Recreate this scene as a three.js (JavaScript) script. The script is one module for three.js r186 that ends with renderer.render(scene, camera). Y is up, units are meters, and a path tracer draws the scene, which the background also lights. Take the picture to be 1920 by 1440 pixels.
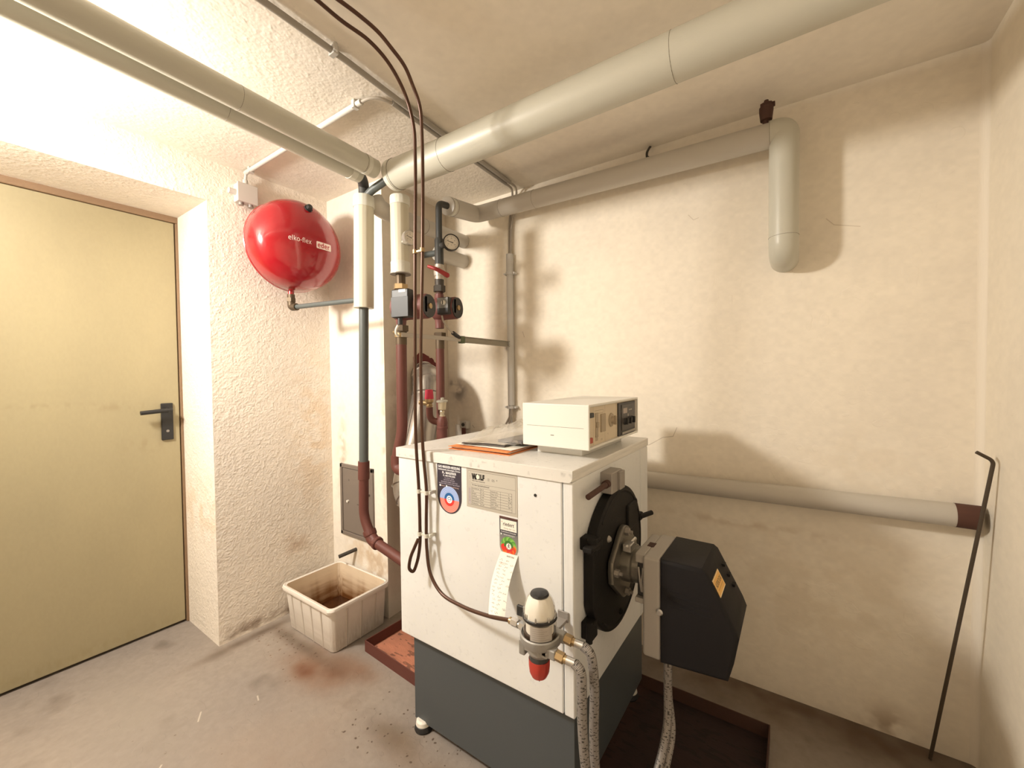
import * as THREE from 'three';
import { RoundedBoxGeometry } from 'three/addons/geometries/RoundedBoxGeometry.js';
import { mergeGeometries, toCreasedNormals } from 'three/addons/utils/BufferGeometryUtils.js';

// ---------------------------------------------------------------- camera, light, exposure
const scene = new THREE.Scene();
scene.background = new THREE.Color(0x000000);
const camera = new THREE.PerspectiveCamera(85.84, 4 / 3, 0.02, 30);
camera.position.set(2.13, 1.21, 1.808);
camera.up.set(-0.005, 1, -0.026);
camera.lookAt(2.13 - 0.5688, 1.21 - 0.0243, 1.808 - 0.8221);
const renderer = new THREE.WebGLRenderer({ antialias: true });
renderer.toneMapping = THREE.LinearToneMapping;
renderer.toneMappingExposure = 1.62;
renderer.outputColorSpace = THREE.SRGBColorSpace;
renderer.shadowMap.enabled = true;
const LAMP = [0.31, 1.905, 1.98];
const lampColor = new THREE.Color().setRGB(1.0, 0.945, 0.855);
const lampLight = new THREE.PointLight(lampColor, 1.9, 0, 2);
lampLight.position.set(...LAMP);
lampLight.castShadow = true;
lampLight.shadow.radius = 5;
scene.add(lampLight);
// added spotlight at the bulb, shaped so the door and ceiling get less light
const addedBeam = new THREE.SpotLight(lampColor, 5.1, 0, 1.5, 1, 2);
addedBeam.position.set(...LAMP);
addedBeam.target.position.set(LAMP[0] + 0.5, LAMP[1] - 0.7, LAMP[2] - 0.75);
addedBeam.castShadow = true;
addedBeam.shadow.radius = 5;
scene.add(addedBeam, addedBeam.target);

// ---------------------------------------------------------------- helpers
let seed = 7;
const rnd = () => { seed = (seed * 1664525 + 1013904223) % 4294967296; return seed / 4294967296; };
const V = (x, y, z) => new THREE.Vector3(x, y, z);
const v3 = (a) => (a.isVector3 ? a.clone() : new THREE.Vector3(a[0], a[1], a[2]));
const R3 = (r, g, b) => new THREE.Color().setRGB(r, g, b);
const used = {};
function numbered(name) {
  used[name] = (used[name] ?? -1) + 1;
  return used[name] ? name + '_' + String(used[name]).padStart(3, '0') : name;
}
function tag(o, label, category, group, kind) {
  if (label) o.userData.label = label;
  if (category) o.userData.category = category;
  if (group) o.userData.group = group;
  if (kind) o.userData.kind = kind;
  return o;
}
function thing(name, label, category, pos, group) {       // a Group at the thing's base; parts are given in room coordinates
  const g = new THREE.Group(); g.name = numbered(name); g.position.set(...pos);
  scene.add(g);
  return tag(g, label, category, group);
}
function offsetOf(o) { const p = V(0, 0, 0); for (let q = o; q && q !== scene; q = q.parent) p.add(q.position); return p; }
function clean(g) {
  let q = g.index ? g.toNonIndexed() : g.clone();
  for (const k of Object.keys(q.attributes)) if (!['position', 'normal', 'uv'].includes(k)) q.deleteAttribute(k);
  if (!q.attributes.normal) q.computeVertexNormals();
  if (!q.attributes.uv) q.setAttribute('uv', new THREE.Float32BufferAttribute(new Float32Array(q.attributes.position.count * 2), 2));
  return q;
}
function part(name, geos, mat, parent, label) {
  const list = (Array.isArray(geos) ? geos : [geos]).map(clean);
  const geo = list.length > 1 ? mergeGeometries(list) : list[0];
  const m = new THREE.Mesh(geo, mat);
  if (parent) { const p = offsetOf(parent); geo.translate(-p.x, -p.y, -p.z); }
  m.name = parent ? name : numbered(name);
  m.castShadow = m.receiveShadow = true;
  (parent || scene).add(m);
  if (label) m.userData.label = label;
  return m;
}
const solo = (name, geos, mat, label, category, group) => tag(part(name, geos, mat, null), label, category, group);
const struct = (name, geos, mat, parent) => { const m = part(name, geos, mat, parent); if (!parent) m.userData.kind = 'structure'; return m; };

// polyline with filleted corners -> points
function filleted(pts, bend = 0, n = 8) {
  const P = pts.map(v3), out = [P[0]];
  for (let i = 1; i < P.length - 1; i++) {
    const a = P[i - 1].clone().sub(P[i]), b = P[i + 1].clone().sub(P[i]);
    const t = Math.min(bend, a.length() * 0.49, b.length() * 0.49);
    if (t < 1e-5) { out.push(P[i]); continue; }
    const A = P[i].clone().addScaledVector(a.normalize(), t), B = P[i].clone().addScaledVector(b.normalize(), t);
    const c = new THREE.QuadraticBezierCurve3(A, P[i], B);
    for (let k = 0; k <= n; k++) out.push(c.getPoint(k / n));
  }
  out.push(P[P.length - 1]);
  return out;
}
function sweepPts(P, r, seg = 18, cap = true) {
  const rad = typeof r === 'function' ? r : () => r;
  const pos = [], nor = [], uv = [], idx = [];
  let T = P[1].clone().sub(P[0]).normalize();
  let N = Math.abs(T.y) < 0.9 ? V(0, 1, 0) : V(1, 0, 0);
  N.addScaledVector(T, -N.dot(T)).normalize();
  let len = 0;
  const rings = [];
  for (let i = 0; i < P.length; i++) {
    if (i) len += P[i].distanceTo(P[i - 1]);
    const t = V(0, 0, 0);
    if (i) t.add(P[i].clone().sub(P[i - 1]).normalize());
    if (i < P.length - 1) t.add(P[i + 1].clone().sub(P[i]).normalize());
    t.normalize();
    N.addScaledVector(t, -N.dot(t)).normalize();
    const B = t.clone().cross(N);
    rings.push([P[i], N.clone(), B, t, len]);
  }
  for (const [p, n, b, , l] of rings) {
    const R = rad(l / len);
    for (let k = 0; k <= seg; k++) {
      const a = (k / seg) * Math.PI * 2, d = n.clone().multiplyScalar(Math.cos(a)).addScaledVector(b, Math.sin(a));
      pos.push(p.x + d.x * R, p.y + d.y * R, p.z + d.z * R); nor.push(d.x, d.y, d.z); uv.push(k / seg, l);
    }
  }
  const S = seg + 1;
  for (let i = 0; i < rings.length - 1; i++) for (let k = 0; k < seg; k++) {
    const a = i * S + k; idx.push(a, a + 1, a + S, a + 1, a + S + 1, a + S);
  }
  if (cap) for (const e of [0, rings.length - 1]) {
    const [p, n, b, t, l] = rings[e], s = e ? 1 : -1, c = pos.length / 3, R = rad(l / len);
    pos.push(p.x, p.y, p.z); nor.push(t.x * s, t.y * s, t.z * s); uv.push(0.5, l);
    for (let k = 0; k <= seg; k++) {
      const a = (k / seg) * Math.PI * 2, d = n.clone().multiplyScalar(Math.cos(a)).addScaledVector(b, Math.sin(a));
      pos.push(p.x + d.x * R, p.y + d.y * R, p.z + d.z * R); nor.push(t.x * s, t.y * s, t.z * s); uv.push(k / seg, l);
    }
    for (let k = 0; k < seg; k++) e ? idx.push(c, c + 1 + k, c + 2 + k) : idx.push(c, c + 2 + k, c + 1 + k);
  }
  const g = new THREE.BufferGeometry();
  g.setAttribute('position', new THREE.Float32BufferAttribute(pos, 3));
  g.setAttribute('normal', new THREE.Float32BufferAttribute(nor, 3));
  g.setAttribute('uv', new THREE.Float32BufferAttribute(uv, 2));
  g.setIndex(idx);
  return g;
}
const pipe = (pts, r, bend = 0, seg = 22) => sweepPts(filleted(pts, bend), r, seg);
const cyl = (a, b, r, seg = 24) => sweepPts([v3(a), v3(b)], r, seg);
const cone = (a, b, r0, r1, seg = 24) => sweepPts([v3(a), v3(b)], (t) => r0 + (r1 - r0) * t, seg);
const curvePts = (pts, n) => new THREE.CatmullRomCurve3(pts.map(v3), false, 'centripetal').getPoints(n);
const spline = (pts, r, n = 90, seg = 12) => sweepPts(curvePts(pts, n), r, seg);
function turnTo(g, dir) { return g.applyQuaternion(new THREE.Quaternion().setFromUnitVectors(V(0, 1, 0), v3(dir).normalize())); }
function lathe(profile, origin, dir = [0, 1, 0], seg = 32, crease = 0.5) {
  let g = new THREE.LatheGeometry(profile.map(([r, h]) => new THREE.Vector2(Math.max(r, 0.00001), h)), seg);
  g = toCreasedNormals(g, crease);
  turnTo(g, dir); g.translate(...origin);
  return g;
}
function box(x0, x1, y0, y1, z0, z1, r = 0.002) {
  const w = x1 - x0, h = y1 - y0, d = z1 - z0;
  const g = r > 0 ? new RoundedBoxGeometry(w, h, d, 2, Math.min(r, w / 2.01, h / 2.01, d / 2.01)) : new THREE.BoxGeometry(w, h, d);
  return g.translate((x0 + x1) / 2, (y0 + y1) / 2, (z0 + z1) / 2);
}
function hex(a, b, r) {
  const A = v3(a), B = v3(b), d = B.clone().sub(A);
  let g = toCreasedNormals(new THREE.CylinderGeometry(r, r, d.length(), 6), 0.3);
  turnTo(g, d); const c = A.add(B).multiplyScalar(0.5);
  return g.translate(c.x, c.y, c.z);
}
function ball(c, r, sy = 1) { const g = new THREE.SphereGeometry(r, 24, 16); g.scale(1, sy, 1); return g.translate(...c); }
function prism(poly, z0, z1, bevel = 0.006) {             // outline in x, y; extruded along z
  const s = new THREE.Shape(poly.map(([x, y]) => new THREE.Vector2(x, y)));
  const g = new THREE.ExtrudeGeometry(s, { depth: z1 - z0 - 2 * bevel, bevelEnabled: bevel > 0, bevelSize: bevel, bevelThickness: bevel, bevelOffset: -bevel, bevelSegments: 3, curveSegments: 24 });
  return toCreasedNormals(g, 0.6).translate(0, 0, z0 + bevel);
}
const shapeOf = (poly) => new THREE.Shape(poly.map(([x, y]) => new THREE.Vector2(x, y)));

// ---------------------------------------------------------------- noise and textures
function hash(x, y, s) { let h = (x * 374761393 + y * 668265263 + s * 974634777) | 0; h = Math.imul(h ^ (h >>> 13), 1274126177); h ^= h >>> 16; return (h >>> 0) / 4294967295; }
function vnoise(x, y, per, s) {
  const xi = Math.floor(x), yi = Math.floor(y), fx = x - xi, fy = y - yi;
  const m = (a) => ((a % per) + per) % per, u = fx * fx * (3 - 2 * fx), v = fy * fy * (3 - 2 * fy);
  const a = hash(m(xi), m(yi), s), b = hash(m(xi + 1), m(yi), s), c = hash(m(xi), m(yi + 1), s), d = hash(m(xi + 1), m(yi + 1), s);
  return a + (b - a) * u + (c - a) * v + (a - b - c + d) * u * v;
}
function fbm(u, v, f, oct, s = 1) { let r = 0, a = 0.5, t = 0; for (let i = 0; i < oct; i++) { r += a * vnoise(u * f, v * f, f, s + i * 17); t += a; a *= 0.5; f *= 2; } return r / t; }
function dataTex(w, h, fn, srgb) {
  const d = new Uint8Array(w * h * 4);
  for (let j = 0; j < h; j++) for (let i = 0; i < w; i++) {
    const c = fn((i + 0.5) / w, (j + 0.5) / h), k = (j * w + i) * 4, q = Array.isArray(c) ? c : [c, c, c];
    d[k] = Math.max(0, Math.min(255, q[0] * 255)); d[k + 1] = Math.max(0, Math.min(255, q[1] * 255)); d[k + 2] = Math.max(0, Math.min(255, q[2] * 255)); d[k + 3] = 255;
  }
  const t = new THREE.DataTexture(d, w, h, THREE.RGBAFormat);
  t.magFilter = THREE.LinearFilter; t.minFilter = THREE.LinearMipmapLinearFilter; t.generateMipmaps = true;
  t.wrapS = t.wrapT = THREE.RepeatWrapping;
  if (srgb) t.colorSpace = THREE.SRGBColorSpace;
  t.needsUpdate = true;
  return t;
}
function canvasTex(w, h, draw) {
  const c = document.createElement('canvas'); c.width = w; c.height = h;
  draw(c.getContext('2d'), w, h);
  const t = new THREE.CanvasTexture(c); t.colorSpace = THREE.SRGBColorSpace;
  return t;
}
const rep = (t, x, y) => { const q = t.clone(); q.repeat.set(x, y); q.wrapS = q.wrapT = THREE.RepeatWrapping; q.needsUpdate = true; return q; };
// roughcast plaster, 1 m tile
const roughTex = dataTex(1024, 1024, (u, v) => {
  const a = fbm(u, v, 150, 3, 3), b = fbm(u, v, 62, 2, 31), c = fbm(u, v, 9, 3, 57);
  return 0.46 * Math.pow(a, 1.3) * (0.6 + 0.8 * b) + 0.26 * b + 0.28 * c;
});
// trowelled smooth plaster, 1 m tile
const smoothTex = dataTex(1024, 1024, (u, v) => 0.6 * fbm(u, v, 5, 4, 11) + 0.22 * fbm(u, v, 40, 3, 23) + 0.05 * vnoise(u * 300, v * 300, 300, 5) + (fbm(u, v, 24, 2, 77) > 0.73 ? 0.15 : 0));
const grainTex = dataTex(512, 512, (u, v) => 0.6 * fbm(u, v, 20, 4, 41) + 0.4 * vnoise(u * 200, v * 200, 200, 8));

// a wall's colour: canvas in metres, mottled, with stains given as [x, y, radius x, radius y, colour, strength]
function wallMap(wm, hm, base, stains, cracks, px = 640, mottle = 0.05) {
  const W = Math.round(wm * px), H = Math.round(hm * px);
  return canvasTex(Math.min(W, 2048), Math.min(H, 2048), (g, w, h) => {
    const im = g.createImageData(w, h), d = im.data;
    const list = stains.map(([x, y, rx, ry, c, s, even]) => ({ x, y, rx, ry, c, s, even }));
    for (let j = 0; j < h; j++) for (let i = 0; i < w; i++) {
      const X = (i / w) * wm, Y = (1 - j / h) * hm;
      const n = fbm(i / w, j / h, 6, 4, 5) - 0.5, f = fbm(i / w, j / h, 150, 2, 9) - 0.5;
      const k = 1 + mottle * (n * 1.6 + f * 0.8);
      let r = base[0] * k, gg = base[1] * k, b = base[2] * (k - mottle * 0.25 * n);
      for (const q of list) {
        const dx = (X - q.x) / q.rx, dy = (Y - q.y) / q.ry, e = dx * dx + dy * dy;
        if (e > 4) continue;
        const brk = q.even ? 0.75 : Math.max(0, Math.min(1, (fbm(i / w, j / h, 60, 3, 19) - 0.34) * 3.2));
        const t = Math.exp(-e * 1.6) * q.s * brk;
        r += (q.c[0] - r) * t; gg += (q.c[1] - gg) * t; b += (q.c[2] - b) * t;
      }
      const o = (j * w + i) * 4; d[o] = r; d[o + 1] = gg; d[o + 2] = b; d[o + 3] = 255;
    }
    g.putImageData(im, 0, 0);
    for (const [line, wd, col] of cracks) {
      g.strokeStyle = col; g.lineWidth = wd; g.beginPath();
      line.forEach(([x, y], n) => { const a = (x / wm) * w, b = (1 - y / hm) * h; n ? g.lineTo(a, b) : g.moveTo(a, b); });
      g.stroke();
    }
  });
}

// ---------------------------------------------------------------- materials
const std = (c, rough, o = {}) => new THREE.MeshStandardMaterial({ color: Array.isArray(c) ? R3(...c) : c, roughness: rough, ...o });
const phys = (c, rough, o = {}) => new THREE.MeshPhysicalMaterial({ color: Array.isArray(c) ? R3(...c) : c, roughness: rough, ...o });
const WALL = [242, 233, 219];
const grime = [96, 82, 68];
const M = {
  jacket: std([0.55, 0.53, 0.45], 0.38, { bumpMap: grainTex, bumpScale: 0.0002 }),
  jacketBand: std([0.68, 0.66, 0.58], 0.35),
  jacketGrey: std([0.53, 0.49, 0.43], 0.42, { bumpMap: grainTex, bumpScale: 0.0002 }),
  cream: std([0.62, 0.57, 0.45], 0.4),
  seam: std([0.16, 0.13, 0.10], 0.7),
  greyPipe: std([0.10, 0.112, 0.108], 0.45, { bumpMap: grainTex, bumpScale: 0.0002 }),
  darkPipe: std([0.05, 0.05, 0.047], 0.5),
  redOxide: std([0.125, 0.036, 0.026], 0.55, { bumpMap: grainTex, bumpScale: 0.0003 }),
  pumpRed: std([0.17, 0.058, 0.05], 0.5, { bumpMap: grainTex, bumpScale: 0.0003 }),
  rust: std([0.075, 0.032, 0.022], 0.75, { bumpMap: grainTex, bumpScale: 0.0006 }),
  brass: std([0.42, 0.30, 0.16], 0.38, { metalness: 0.8 }),
  oldBrass: std([0.115, 0.082, 0.052], 0.5, { metalness: 0.6 }),
  darkAlu: std([0.24, 0.225, 0.195], 0.36, { metalness: 0.75, bumpMap: grainTex, bumpScale: 0.0005 }),
  steel: std([0.55, 0.53, 0.50], 0.32, { metalness: 0.85 }),
  dullSteel: std([0.36, 0.33, 0.30], 0.5, { metalness: 0.5 }),
  castAlu: std([0.40, 0.385, 0.36], 0.42, { metalness: 0.5, bumpMap: grainTex, bumpScale: 0.0004 }),
  galv: std([0.42, 0.39, 0.36], 0.27, { metalness: 0.8 }),
  black: std([0.022, 0.021, 0.021], 0.45),
  blackCast: phys([0.012, 0.0105, 0.0095], 0.55, { specularIntensity: 0.4, bumpMap: grainTex, bumpScale: 0.0005 }),
  cover: phys([0.012, 0.0105, 0.011], 0.55, { specularIntensity: 0.35, bumpMap: grainTex, bumpScale: 0.0003 }),
  white: phys([0.83, 0.81, 0.76], 0.35, { clearcoat: 0.15, clearcoatRoughness: 0.3 }),
  offWhite: std([0.80, 0.76, 0.68], 0.45),
  plastic: std([0.62, 0.59, 0.54], 0.4),
  pvc: std([0.60, 0.58, 0.55], 0.42),
  conduitGrey: std([0.36, 0.33, 0.29], 0.5),
  cable: std([0.42, 0.37, 0.31], 0.55),
  red: phys([0.35, 0.003, 0.011], 0.22, { clearcoat: 0.9, clearcoatRoughness: 0.08 }),
  redPlastic: std([0.55, 0.03, 0.025], 0.4),
  copper: std([0.085, 0.038, 0.022], 0.36, { metalness: 0.35 }),
  grey: std([0.076, 0.086, 0.092], 0.42),
  iron: std([0.07, 0.06, 0.05], 0.55, { metalness: 0.4 }),
  rod: std([0.085, 0.062, 0.042], 0.6, { metalness: 0.3, bumpMap: grainTex, bumpScale: 0.0005 }),
  paper: std([0.86, 0.83, 0.74], 0.8),
  orange: std([0.85, 0.30, 0.10], 0.75),
  wood: std([0.30, 0.19, 0.11], 0.7, { bumpMap: grainTex, bumpScale: 0.001 }),
  door: phys([0.74, 0.64, 0.40], 0.42),
  clearPlastic: phys([0.96, 0.94, 0.90], 0.08, { transmission: 1, thickness: 0, ior: 1.45 }),
  film: phys([0.97, 0.95, 0.91], 0.10, { transmission: 0.82, thickness: 0, ior: 1.5 }),
};

// ---------------------------------------------------------------- the room
const RX = 2.586, CH = 2.165, ZF = 3.2;
{
  const floorMap = canvasTex(2048, 2048, (g, w, h) => {       // floor x -0.5..2.7, z 0..3.2
    const S = 3.2, im = g.createImageData(w, h), d = im.data;
    const stains = [[0.51, 0.88, 0.20, 0.11, [124, 86, 62], 0.75], [0.47, 0.93, 0.07, 0.035, [108, 68, 46], 0.7], [0.58, 0.86, 0.06, 0.04, [108, 72, 50], 0.6], [0.66, 0.80, 0.12, 0.06, [120, 84, 62], 0.5],
      [1.02, 0.92, 0.10, 0.05, [110, 92, 74], 0.6], [1.18, 0.95, 0.20, 0.06, [120, 100, 82], 0.5], [0.30, 0.85, 0.3, 0.035, [100, 84, 70], 0.7],
      [0.05, 0.95, 0.03, 0.2, [98, 82, 68], 0.8], [2.2, 0.05, 0.6, 0.12, [96, 76, 58], 0.8], [0.75, 1.15, 0.3, 0.2, [146, 128, 114], 0.5], [0.2, 1.4, 0.4, 0.15, [150, 140, 128], 0.5], [1.0, 1.5, 0.5, 0.2, [136, 120, 108], 0.5]];
    for (let j = 0; j < h; j++) for (let i = 0; i < w; i++) {
      const X = (i / w) * S - 0.5, Z = (j / h) * S, u = i / w, v = j / h;
      const n = fbm(u, v, 5, 5, 61) - 0.5, f = fbm(u, v, 220, 2, 64) - 0.5, st = fbm(u * 1, v, 24, 3, 71);
      const k = 1 + 0.26 * n + 0.08 * f;
      let r = 148 * k, gg = 137 * k * (1 - 0.02 * n), b = 127 * k * (1 - 0.08 * n);
      if (st > 0.62) { const t = (st - 0.62) * 1.2; r -= r * t * 0.5; gg -= gg * t * 0.55; b -= b * t * 0.6; }
      for (const [x, z, rx, rz, c, s] of stains) {
        const e = ((X - x) / rx) ** 2 + ((Z - z) / rz) ** 2; if (e > 4) continue;
        const t = Math.min(1, Math.exp(-e * 1.4) * s * (0.35 + 1.3 * fbm(u, v, 40, 3, 75)));
        r += (c[0] - r) * t; gg += (c[1] - gg) * t; b += (c[2] - b) * t;
      }
      const o = (j * w + i) * 4; d[o] = r; d[o + 1] = gg; d[o + 2] = b; d[o + 3] = 255;
    }
    g.putImageData(im, 0, 0);
    const dot = (x, z, r, c) => { g.fillStyle = c; g.beginPath(); g.ellipse(((x + 0.5) / S) * w, (z / S) * h, (r / S) * w, (r / S) * h * 0.7, rnd() * 3, 0, 7); g.fill(); };
    for (let i = 0; i < 90; i++) { const t = rnd(); dot(0.05 + rnd() * 0.5, 0.84 + rnd() * rnd() * 0.16, 0.001 + rnd() * 0.004, t > 0.5 ? 'rgba(84,64,48,0.7)' : 'rgba(112,88,70,0.7)'); }
    for (let i = 0; i < 70; i++) dot(0.85 + rnd() * 0.4, 0.8 + rnd() * 0.22, 0.001 + rnd() * 0.004, 'rgba(70,54,40,0.75)');
    for (let i = 0; i < 60; i++) dot(rnd() * 1.6, 0.9 + rnd() * 1.2, 0.001 + rnd() * 0.003, 'rgba(92,74,58,0.6)');
    g.strokeStyle = 'rgba(232,218,200,0.55)'; g.lineWidth = 3;
    for (const [x, z, a, l] of [[0.36, 1.25, 0.5, 0.05], [0.5, 1.4, 0.7, 0.06], [0.45, 1.1, 0.3, 0.03], [0.8, 1.3, 0.5, 0.04]]) { g.beginPath(); g.moveTo(((x + 0.5) / S) * w, (z / S) * h); g.lineTo(((x + 0.5 + l * Math.cos(a)) / S) * w, ((z + l * Math.sin(a)) / S) * h); g.stroke(); }
  });
  const floor = new THREE.BoxGeometry(3.2, 0.12, 3.2).translate(1.1, -0.06, 1.6);
  struct('floor', floor, new THREE.MeshStandardMaterial({ map: floorMap, roughness: 0.82, bumpMap: rep(smoothTex, 3.2, 3.2), bumpScale: 0.003 }));

  // ceiling: roughcast on the door side, smooth beyond the conduit
  const ceilBump = dataTex(2048, 2048, (u, v) => {
    const x = u * 3.2 - 0.5, z = (1 - v) * 3.2;
    const e = 1.06 - (z < 0.9 ? 0 : 0) + 0.05 * (fbm(u, v, 30, 3, 88) - 0.5);
    const m = Math.max(0, Math.min(1, (e - x) / 0.02 + 0.5));
    const ridge = Math.exp(-(((x - e) / 0.018) ** 2)) * (0.2 + 0.5 * fbm(u, v, 120, 2, 3));
    const a = fbm(u, v, 440, 2, 3), b = fbm(u, v, 190, 2, 31);
    return m * (0.55 * a * (0.5 + b) + 0.3 * b) + (1 - m) * (0.12 + 0.18 * fbm(u, v, 14, 4, 44)) + 0.3 * ridge;
  });
  const ceilMap = wallMap(3.2, 3.2, WALL, [[2.6, 2.9, 0.5, 0.35, [206, 178, 138], 0.4]], [], 500, 0.04);
  struct('ceiling', new THREE.BoxGeometry(3.2, 0.12, 3.2).translate(1.1, CH + 0.06, 1.6), new THREE.MeshStandardMaterial({ map: ceilMap, roughness: 0.92, bumpMap: ceilBump, bumpScale: 0.0016 }));

  const backMap = wallMap(2.8, CH + 0.2, [242, 232, 216], [
    [0.60, 1.216, 0.06, 0.07, [120, 112, 108], 0.8], [0.55, 1.25, 0.03, 0.03, [100, 90, 84], 0.6], [1.954, 0.435, 0.025, 0.02, [150, 128, 104], 0.6], [2.03, 0.40, 0.03, 0.02, [160, 138, 112], 0.5],
    [2.48, 0.12, 0.07, 0.08, [150, 128, 104], 0.6], [2.2, 0.03, 0.5, 0.06, [112, 90, 70], 0.8], [1.95, 0.3, 0.03, 0.05, [150, 128, 104], 0.6], [2.3, 0.5, 0.5, 0.25, [222, 206, 182], 0.3], [0.96, 1.45, 0.025, 0.02, [90, 78, 70], 0.8],
    [1.5, 0.6, 0.3, 0.05, [208, 190, 166], 0.3], [2.4, 1.0, 0.2, 0.15, [228, 212, 188], 0.25], [2.1, 0.72, 0.4, 0.02, [190, 168, 142], 0.4]],
  [[[[1.652, 0.989], [1.70, 0.995], [1.759, 1.033], [1.80, 1.04], [1.816, 1.079]], 1.6, 'rgba(120,98,78,0.38)'], [[[2.308, 1.836], [2.33, 1.81], [2.40, 1.79]], 1.4, 'rgba(130,106,84,0.34)'], [[[1.86, 1.95], [1.88, 1.925], [1.90, 1.93]], 1.3, 'rgba(140,116,92,0.34)'],
    [[[1.05, 1.53], [1.06, 1.50]], 2, 'rgba(110,94,80,0.34)'], [[[0.7, 1.02], [0.715, 1.005]], 3, 'rgba(110,92,78,0.34)']], 700, 0.05);
  const bw = box(-0.1, 2.7, -0.1, CH + 0.1, -0.14, 0, 0);
  const bwMat = new THREE.MeshStandardMaterial({ map: backMap, roughness: 0.9, bumpMap: rep(smoothTex, 2.4, 2.0), bumpScale: 0.0025 });
  struct('wall_back', bw, bwMat);

  const sideMap = wallMap(3.4, CH + 0.2, [242, 232, 214], [[3.1, 0.1, 0.3, 0.1, [180, 156, 126], 0.6]], [], 400, 0.04);
  struct('wall_right', box(RX, RX + 0.14, -0.1, CH + 0.1, -0.14, ZF + 0.1, 0), new THREE.MeshStandardMaterial({ map: sideMap, roughness: 0.9, bumpMap: rep(smoothTex, 3.4, 2.3), bumpScale: 0.0025 }));
  struct('wall_front', box(-0.5, RX + 0.1, -0.1, CH + 0.1, ZF - 0.02, ZF + 0.12, 0), new THREE.MeshStandardMaterial({ map: sideMap, roughness: 0.9 }));

  // door wall with a deep reveal
  const s = new THREE.Shape([[0.0, -0.1], [ZF, -0.1], [ZF, CH + 0.1], [0.0, CH + 0.1]].map(([a, b]) => new THREE.Vector2(a, b)));
  s.holes.push(new THREE.Path([[1.062, -0.1], [1.062, 1.985], [2.0, 1.985], [2.0, -0.1]].map(([a, b]) => new THREE.Vector2(a, b))));
  const lw = new THREE.ExtrudeGeometry(s, { depth: 0.42, bevelEnabled: false }).rotateY(-Math.PI / 2);
  const lMap = wallMap(3.2, 2.4, [240, 230, 217], [[0.8, 0.02, 0.4, 0.05, [128, 108, 92], 0.8], [0.70, 0.35, 0.1, 0.06, [196, 170, 146], 0.6], [0.6, 0.9, 0.15, 0.5, [224, 196, 164], 0.5]], [], 500, 0.05);
  lMap.repeat.set(1 / 3.2, 1 / 2.4); lMap.wrapS = lMap.wrapT = THREE.RepeatWrapping;
  struct('wall_left', lw, new THREE.MeshStandardMaterial({ map: lMap, roughness: 0.93, bumpMap: roughTex, bumpScale: 0.0036 }));

  // chimney pier
  const pg = new THREE.ExtrudeGeometry(shapeOf([[-0.02, 0.02], [-0.02, -0.498], [0.464, -0.498], [0.417, 0.02]]), { depth: CH + 0.02, bevelEnabled: false }).rotateX(-Math.PI / 2).translate(0, -0.01, 0);
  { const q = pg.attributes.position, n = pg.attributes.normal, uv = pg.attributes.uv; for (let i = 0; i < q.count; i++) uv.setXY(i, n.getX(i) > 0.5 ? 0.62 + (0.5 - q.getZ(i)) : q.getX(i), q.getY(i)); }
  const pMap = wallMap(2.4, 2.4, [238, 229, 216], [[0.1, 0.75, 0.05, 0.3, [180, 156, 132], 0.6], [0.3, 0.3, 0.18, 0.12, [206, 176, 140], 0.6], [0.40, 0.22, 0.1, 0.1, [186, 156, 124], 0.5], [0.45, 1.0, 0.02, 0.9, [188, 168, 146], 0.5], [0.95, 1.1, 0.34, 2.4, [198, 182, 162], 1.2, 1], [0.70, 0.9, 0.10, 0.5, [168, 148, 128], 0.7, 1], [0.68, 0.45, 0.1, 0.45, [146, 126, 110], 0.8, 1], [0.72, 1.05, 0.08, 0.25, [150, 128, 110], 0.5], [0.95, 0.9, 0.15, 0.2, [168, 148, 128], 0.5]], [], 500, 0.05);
  pMap.repeat.set(1 / 2.4, 1 / 2.4); pMap.wrapS = pMap.wrapT = THREE.RepeatWrapping;
  struct('wall_pier', pg, new THREE.MeshStandardMaterial({ map: pMap, roughness: 0.92, bumpMap: smoothTex, bumpScale: 0.003 }));

  // plaster cove in the corner
  const cove = new THREE.Shape();
  const cr = 0.018; cove.moveTo(0, 0); cove.lineTo(-cr, 0);
  for (let i = 1; i <= 8; i++) { const a = (i / 8) * Math.PI / 2; cove.lineTo(-cr + Math.sin(a) * cr, -cr + Math.cos(a) * cr); }
  cove.lineTo(0, 0);
  struct('trim_1', new THREE.ExtrudeGeometry(cove, { depth: CH, bevelEnabled: false }).rotateX(-Math.PI / 2).translate(RX, 0, 0).translate(0, 0, 0), std([0.885, 0.805, 0.69], 0.9, { bumpMap: smoothTex, bumpScale: 0.002 }));
}
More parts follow.
